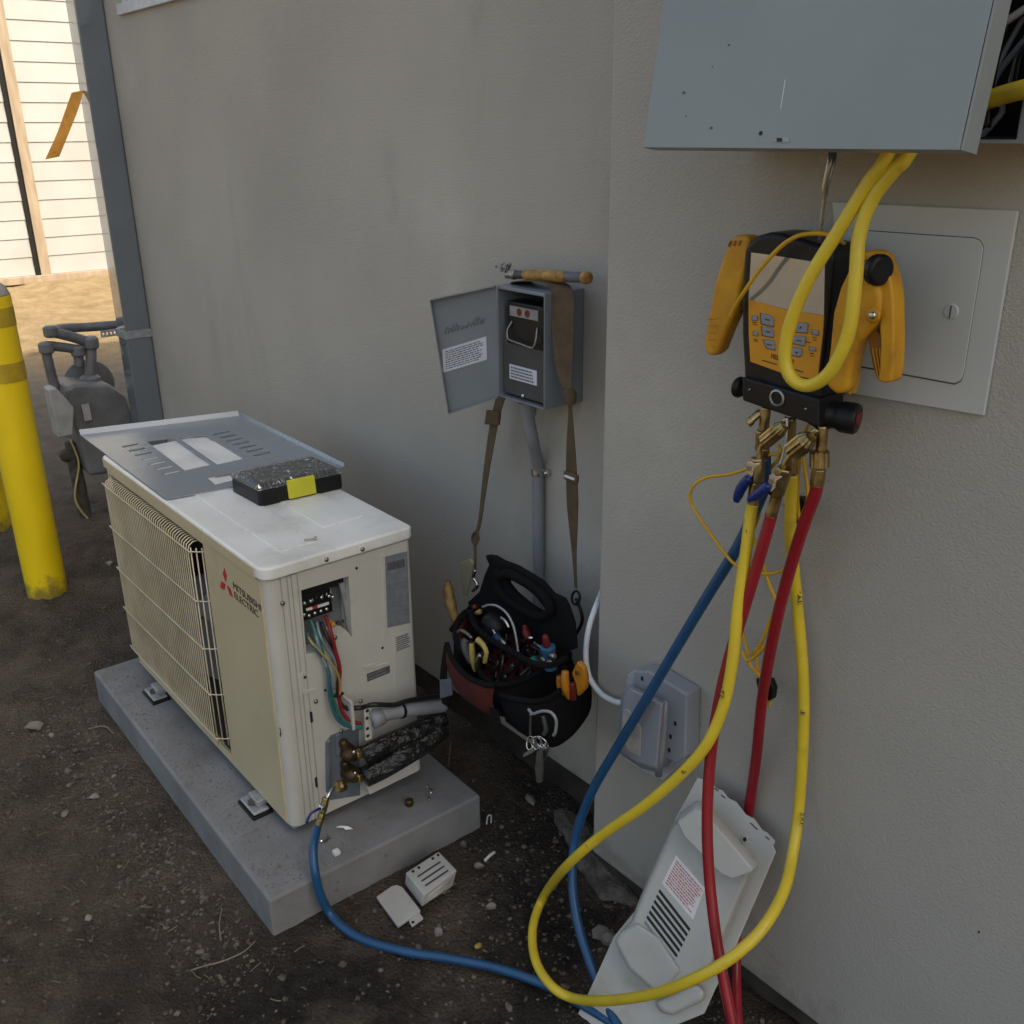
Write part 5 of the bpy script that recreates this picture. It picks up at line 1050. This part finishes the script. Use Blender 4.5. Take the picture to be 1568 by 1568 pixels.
# bits lying on the pad
cp = MB().lathe(PZ(627, 1233, ZP-.001), (0, 0, 1), [(.008, 0), (.0085, .003), (.0085, .012), (.0065, .014)], 14).build('valve_cap', brassd, None, bevel=.001); tag(cp, 'round dark brass valve cap standing on the pad', 'valve cap')
for k, (x, y) in enumerate(((655, 1205), (660, 1213), (657, 1225), (492, 1288), (503, 1283))):
    s1 = thing('loose_screw', ('topmost of three screws on the far end of the pad', 'middle one of three screws on the far end of the pad', 'lowest of three screws on the far end of the pad', 'left of two screws on the pad beside the blue hose', 'right of two screws on the pad beside the blue hose')[k], 'screw', PZ(x, y, ZP), 'loose screws on the pad')
    p = PZ(x, y, ZP+.003); d = V((math.cos(k*1.3), math.sin(k*1.3), .1)).normalized()
    cyl('shank', p, p+d*.013, .0017, dsteel, s1, n=6, bevel=0); MB().lathe(p, -d, [(.0042, 0), (.0036, .002), (.001, .003)], 10).build('screw_head', steel, s1)
o = ribbon('plastic_scrap', [(PZ(519, 1267, ZP+.004), V((.004, .004, 0))), (PZ(527, 1265, ZP+.008), V((.005, .005, 0))), (PZ(535, 1270, ZP+.003), V((.004, .006, 0)))], None, whitec); tag(o, 'curled white plastic scrap on the pad', 'scrap')
p = PZ(515, 1305, ZP+.004); o = MB().box(p, (.012, .012, .008)).build('foam_scrap', paper, None, bevel=.001); tag(o, 'tiny white square scrap on the pad near its front edge', 'scrap')
def scatter_pad(n):
    mb = MB(); r = random.Random(12); k = 0
    while k < n:
        x, y = r.uniform(px0+.01, px1-.01), r.uniform(py0+.008, py1-.01)
        if -W-.0 < x < .0 and .0 < y < D: continue
        dens = .9 if (y < -.02 or x < -W or (x > .02 and y < .12)) else .25
        if r.random() > dens*(.45+.55*noise.noise(V((x*9, y*9, 3)))): k += .2; continue
        s = r.uniform(.0006, .0018)*(2.2 if r.random() < .04 else 1); p = V((*padp(x, y), ZP+s*.4))
        mb.add([p+V((s*r.uniform(.7, 1.3), 0, 0)), p+V((-s, s*.2, 0)), p+V((0, s*r.uniform(.7, 1.3), 0)), p+V((0, -s, 0)), p+V((0, 0, s*.8)), p+V((0, 0, -s))], [(0, 2, 4), (2, 1, 4), (1, 3, 4), (3, 0, 4), (2, 0, 5), (1, 2, 5), (3, 1, 5), (0, 3, 5)]); k += 1
    o = mb.build('pad_grit', stone_m2, None); o['kind'] = 'stuff'; o['label'] = 'dirt and grit scattered over the concrete pad'
stone_m2 = mat('pad_dirt', (.26, .24, .215), .95, scale=90, c2=(.13, .118, .10))
scatter_pad(5200)

# ------------------------------------------------------------------ gravel, stones and straw
ico = bmesh.new(); bmesh.ops.create_icosphere(ico, subdivisions=1, radius=1); IV = [v.co.copy() for v in ico.verts]; IF = [tuple(v.index for v in f.verts) for f in ico.faces]; ico.free()
def rock(p, s, r):
    sc_ = V((r.uniform(.7, 1.3), r.uniform(.7, 1.3), r.uniform(.45, .8))); off = V((r.random()*50, 0, 0)); M = Matrix.Rotation(r.random()*6.3, 3, 'Z')
    return [p + M @ V((v.x*sc_.x, v.y*sc_.y, v.z*sc_.z))*(s*(1+.45*noise.noise(v*1.3+off))) for v in IV]
def blocked(x, y):
    if -.905 < x < .135 and -.13 < y < .375: return True
    if y > .53 or (x > .33 and y > .425): return True
    return False
mb = MB(); r = random.Random(4); n = 0
while n < 9000:
    x, y = r.uniform(-1.9, .95), r.uniform(-.55, .53)
    if blocked(x, y): continue
    d = .22 + .55*max(0, noise.noise(V((x*2.3, y*2.3, 7)))) + (.8 if -.27 < y < -.10 and -.9 < x < .2 else 0) + (.35 if x > .1 and y > .2 else 0)
    if r.random() > d: continue
    s = min(.0085, .0014*math.exp(r.gauss(.15, .55))); mb.add(rock(V((x, y, gz(x, y)+s*.25)), s, r), IF); n += 1
for k in range(460):
    x, y = (r.uniform(.14, .62), r.uniform(.02, .42)) if k < 150 else (r.uniform(-.95, .15), r.gauss(-.19, .045))
    if blocked(x, y): continue
    s = r.uniform(.0025, .0062)*(1.5 if r.random() < .08 else 1); mb.add(rock(V((x, y, gz(x, y)+s*.1)), s, r), IF)
gr = mb.build('gravel', gravel_m, None, smooth=False); gr['kind'] = 'stuff'; gr['label'] = 'small gravel and crumbs of soil over the dirt'
big = [(52, 1108, .019, 'largest pale stone on the dirt at the left edge'), (78, 1122, .010, 'small stone right beside the largest pale stone'), (100, 1245, .010, 'rounded stone halfway between the left edge and the pad front'), (136, 1405, .010, 'white pebble alone on the dark dirt left of the pad corner'), (145, 1218, .010, 'tan stone in the gravel strip along the pad'), (175, 1190, .009, 'grey stone in the gravel strip closest to the pad'), (168, 860, .013, 'flat pinkish chip on the dirt between bollard and fan guard'), (671, 1423, .011, 'pale square stone just right of the flat cover plate'), (752, 1385, .011, 'grey stone in the damp dirt right of the louvred box'), (921, 1425, .016, 'left of two pale stones beside the white service cover'), (932, 1434, .017, 'right of two pale stones beside the white service cover'), (733, 1325, .010, 'white lump next to the paper scrap near the louvred box'), (812, 1228, .015, 'grey stone on the dirt below the hanging tool bag')]
for k, (x, y, s, lab) in enumerate(big):
    p = PZ(x, y, s*.3); p.z = gz(p.x, p.y)+s*.35
    o = mesh('stone', rock(p, s, r), IF, stone_m, None, smooth=False, bevel=s*.08)
    tag(o, lab, 'stone', 'loose stones on the dirt')
# concrete spill at the wall corner
ring0 = [PZ(x, y, -.02) for x, y in ((846, 1240), (880, 1250), (908, 1268), (920, 1300), (948, 1345), (990, 1392), (975, 1408), (946, 1392), (922, 1398), (903, 1362), (880, 1340), (872, 1300), (850, 1278), (838, 1256))]
cr0 = sum(ring0, V())/len(ring0)
sp = MB().loft([ring0, [q + V((0, 0, .024)) + noise.noise_vector(q*30)*.012 for q in [a.lerp(cr0, .08) for a in ring0]], [q + V((0, 0, .029)) + noise.noise_vector(q*40)*.008 for q in [a.lerp(cr0, .4) for a in ring0]], [q + V((0, 0, .030)) for q in [a.lerp(cr0, .8) for a in ring0]]]).build('concrete_spill', slop_m, None, smooth=True)
m = sp.modifiers.new('sub', 'SUBSURF'); m.levels = m.render_levels = 3
tx = bpy.data.textures.new('rough', 'CLOUDS'); tx.noise_scale = .02; m = sp.modifiers.new('disp', 'DISPLACE'); m.texture = tx; m.strength = .010; m.texture_coords = 'GLOBAL'
tag(sp, 'rough grey spill of concrete at the foot of the wall corner', 'concrete spill')
sm_ = MB(); r = random.Random(9)
for k in range(150):
    if k < 110: x, y = r.gauss(-.15, .40), r.gauss(-.24, .075)
    else: x, y = r.uniform(-1.2, .7), r.uniform(-.45, .45)
    if blocked(x, y): continue
    a = r.random()*math.pi; L = r.uniform(.006, .028); p = V((x, y, gz(x, y)+.002)); d = V((math.cos(a), math.sin(a), r.uniform(-.03, .1)))*L; b_ = V((-d.y, d.x, 0))*r.uniform(-.12, .12)
    sm_.tube(cr([p, p+d*.5+b_, p+d], 3), r.uniform(.0004, .0009), 4)
so_ = sm_.build('straw', straw_m, None); so_['kind'] = 'stuff'; so_['label'] = 'bits of dry straw and twigs on the dirt along the pad'
for k, (pts, lab) in enumerate((([(292, 1486), (310, 1480), (340, 1472), (372, 1458), (392, 1440)], 'forked pale twig on the dirt below the pad corner'), ([(340, 1390), (336, 1415), (338, 1440)], 'short upright straw stem near the pad edge'), ([(686, 1175), (689, 1150), (690, 1135)], 'thin wire stub standing behind the pad'), ([(135, 1116), (160, 1112), (175, 1124)], 'straw bunch by the far end of the pad'))):
    o = tube('twig', [PZ(x, y, .006 + (.02*i if k == 2 else .002*(i % 2))) for i, (x, y) in enumerate(pts)], .0014, straw_m, None, n=5); tag(o, lab, 'twig')
p = PZ(733, 1448, .008); o = MB().lathe(p, (.2, -.6, .3), [(.0035, -.006), (.005, 0), (.004, .008), (.002, .010)], 10).build('wire_nut', yelgrip, None); tag(o, 'small yellow wire nut on the dark dirt', 'wire nut')
o = tube('paper_scrap', [PZ(742, 1318, .006), PZ(750, 1310, .008), PZ(757, 1305, .006)], .003, paper, None, n=6); tag(o, 'small white paper scrap right of the louvred box', 'scrap')
o = tube('wire_offcut', [PZ(745, 1262, .004), PZ(747, 1250, .010), PZ(752, 1249, .010), PZ(752, 1260, .004)], .0018, wwhite, None, n=6); tag(o, 'bent white wire offcut on the dirt beyond the pad corner', 'wire offcut')
pn = MB().lathe(PY(1499, 1427, .44), (0, -1, 0), [(.0018, -.001), (.0012, .001)], 8).build('nail_hole', ink, bld)
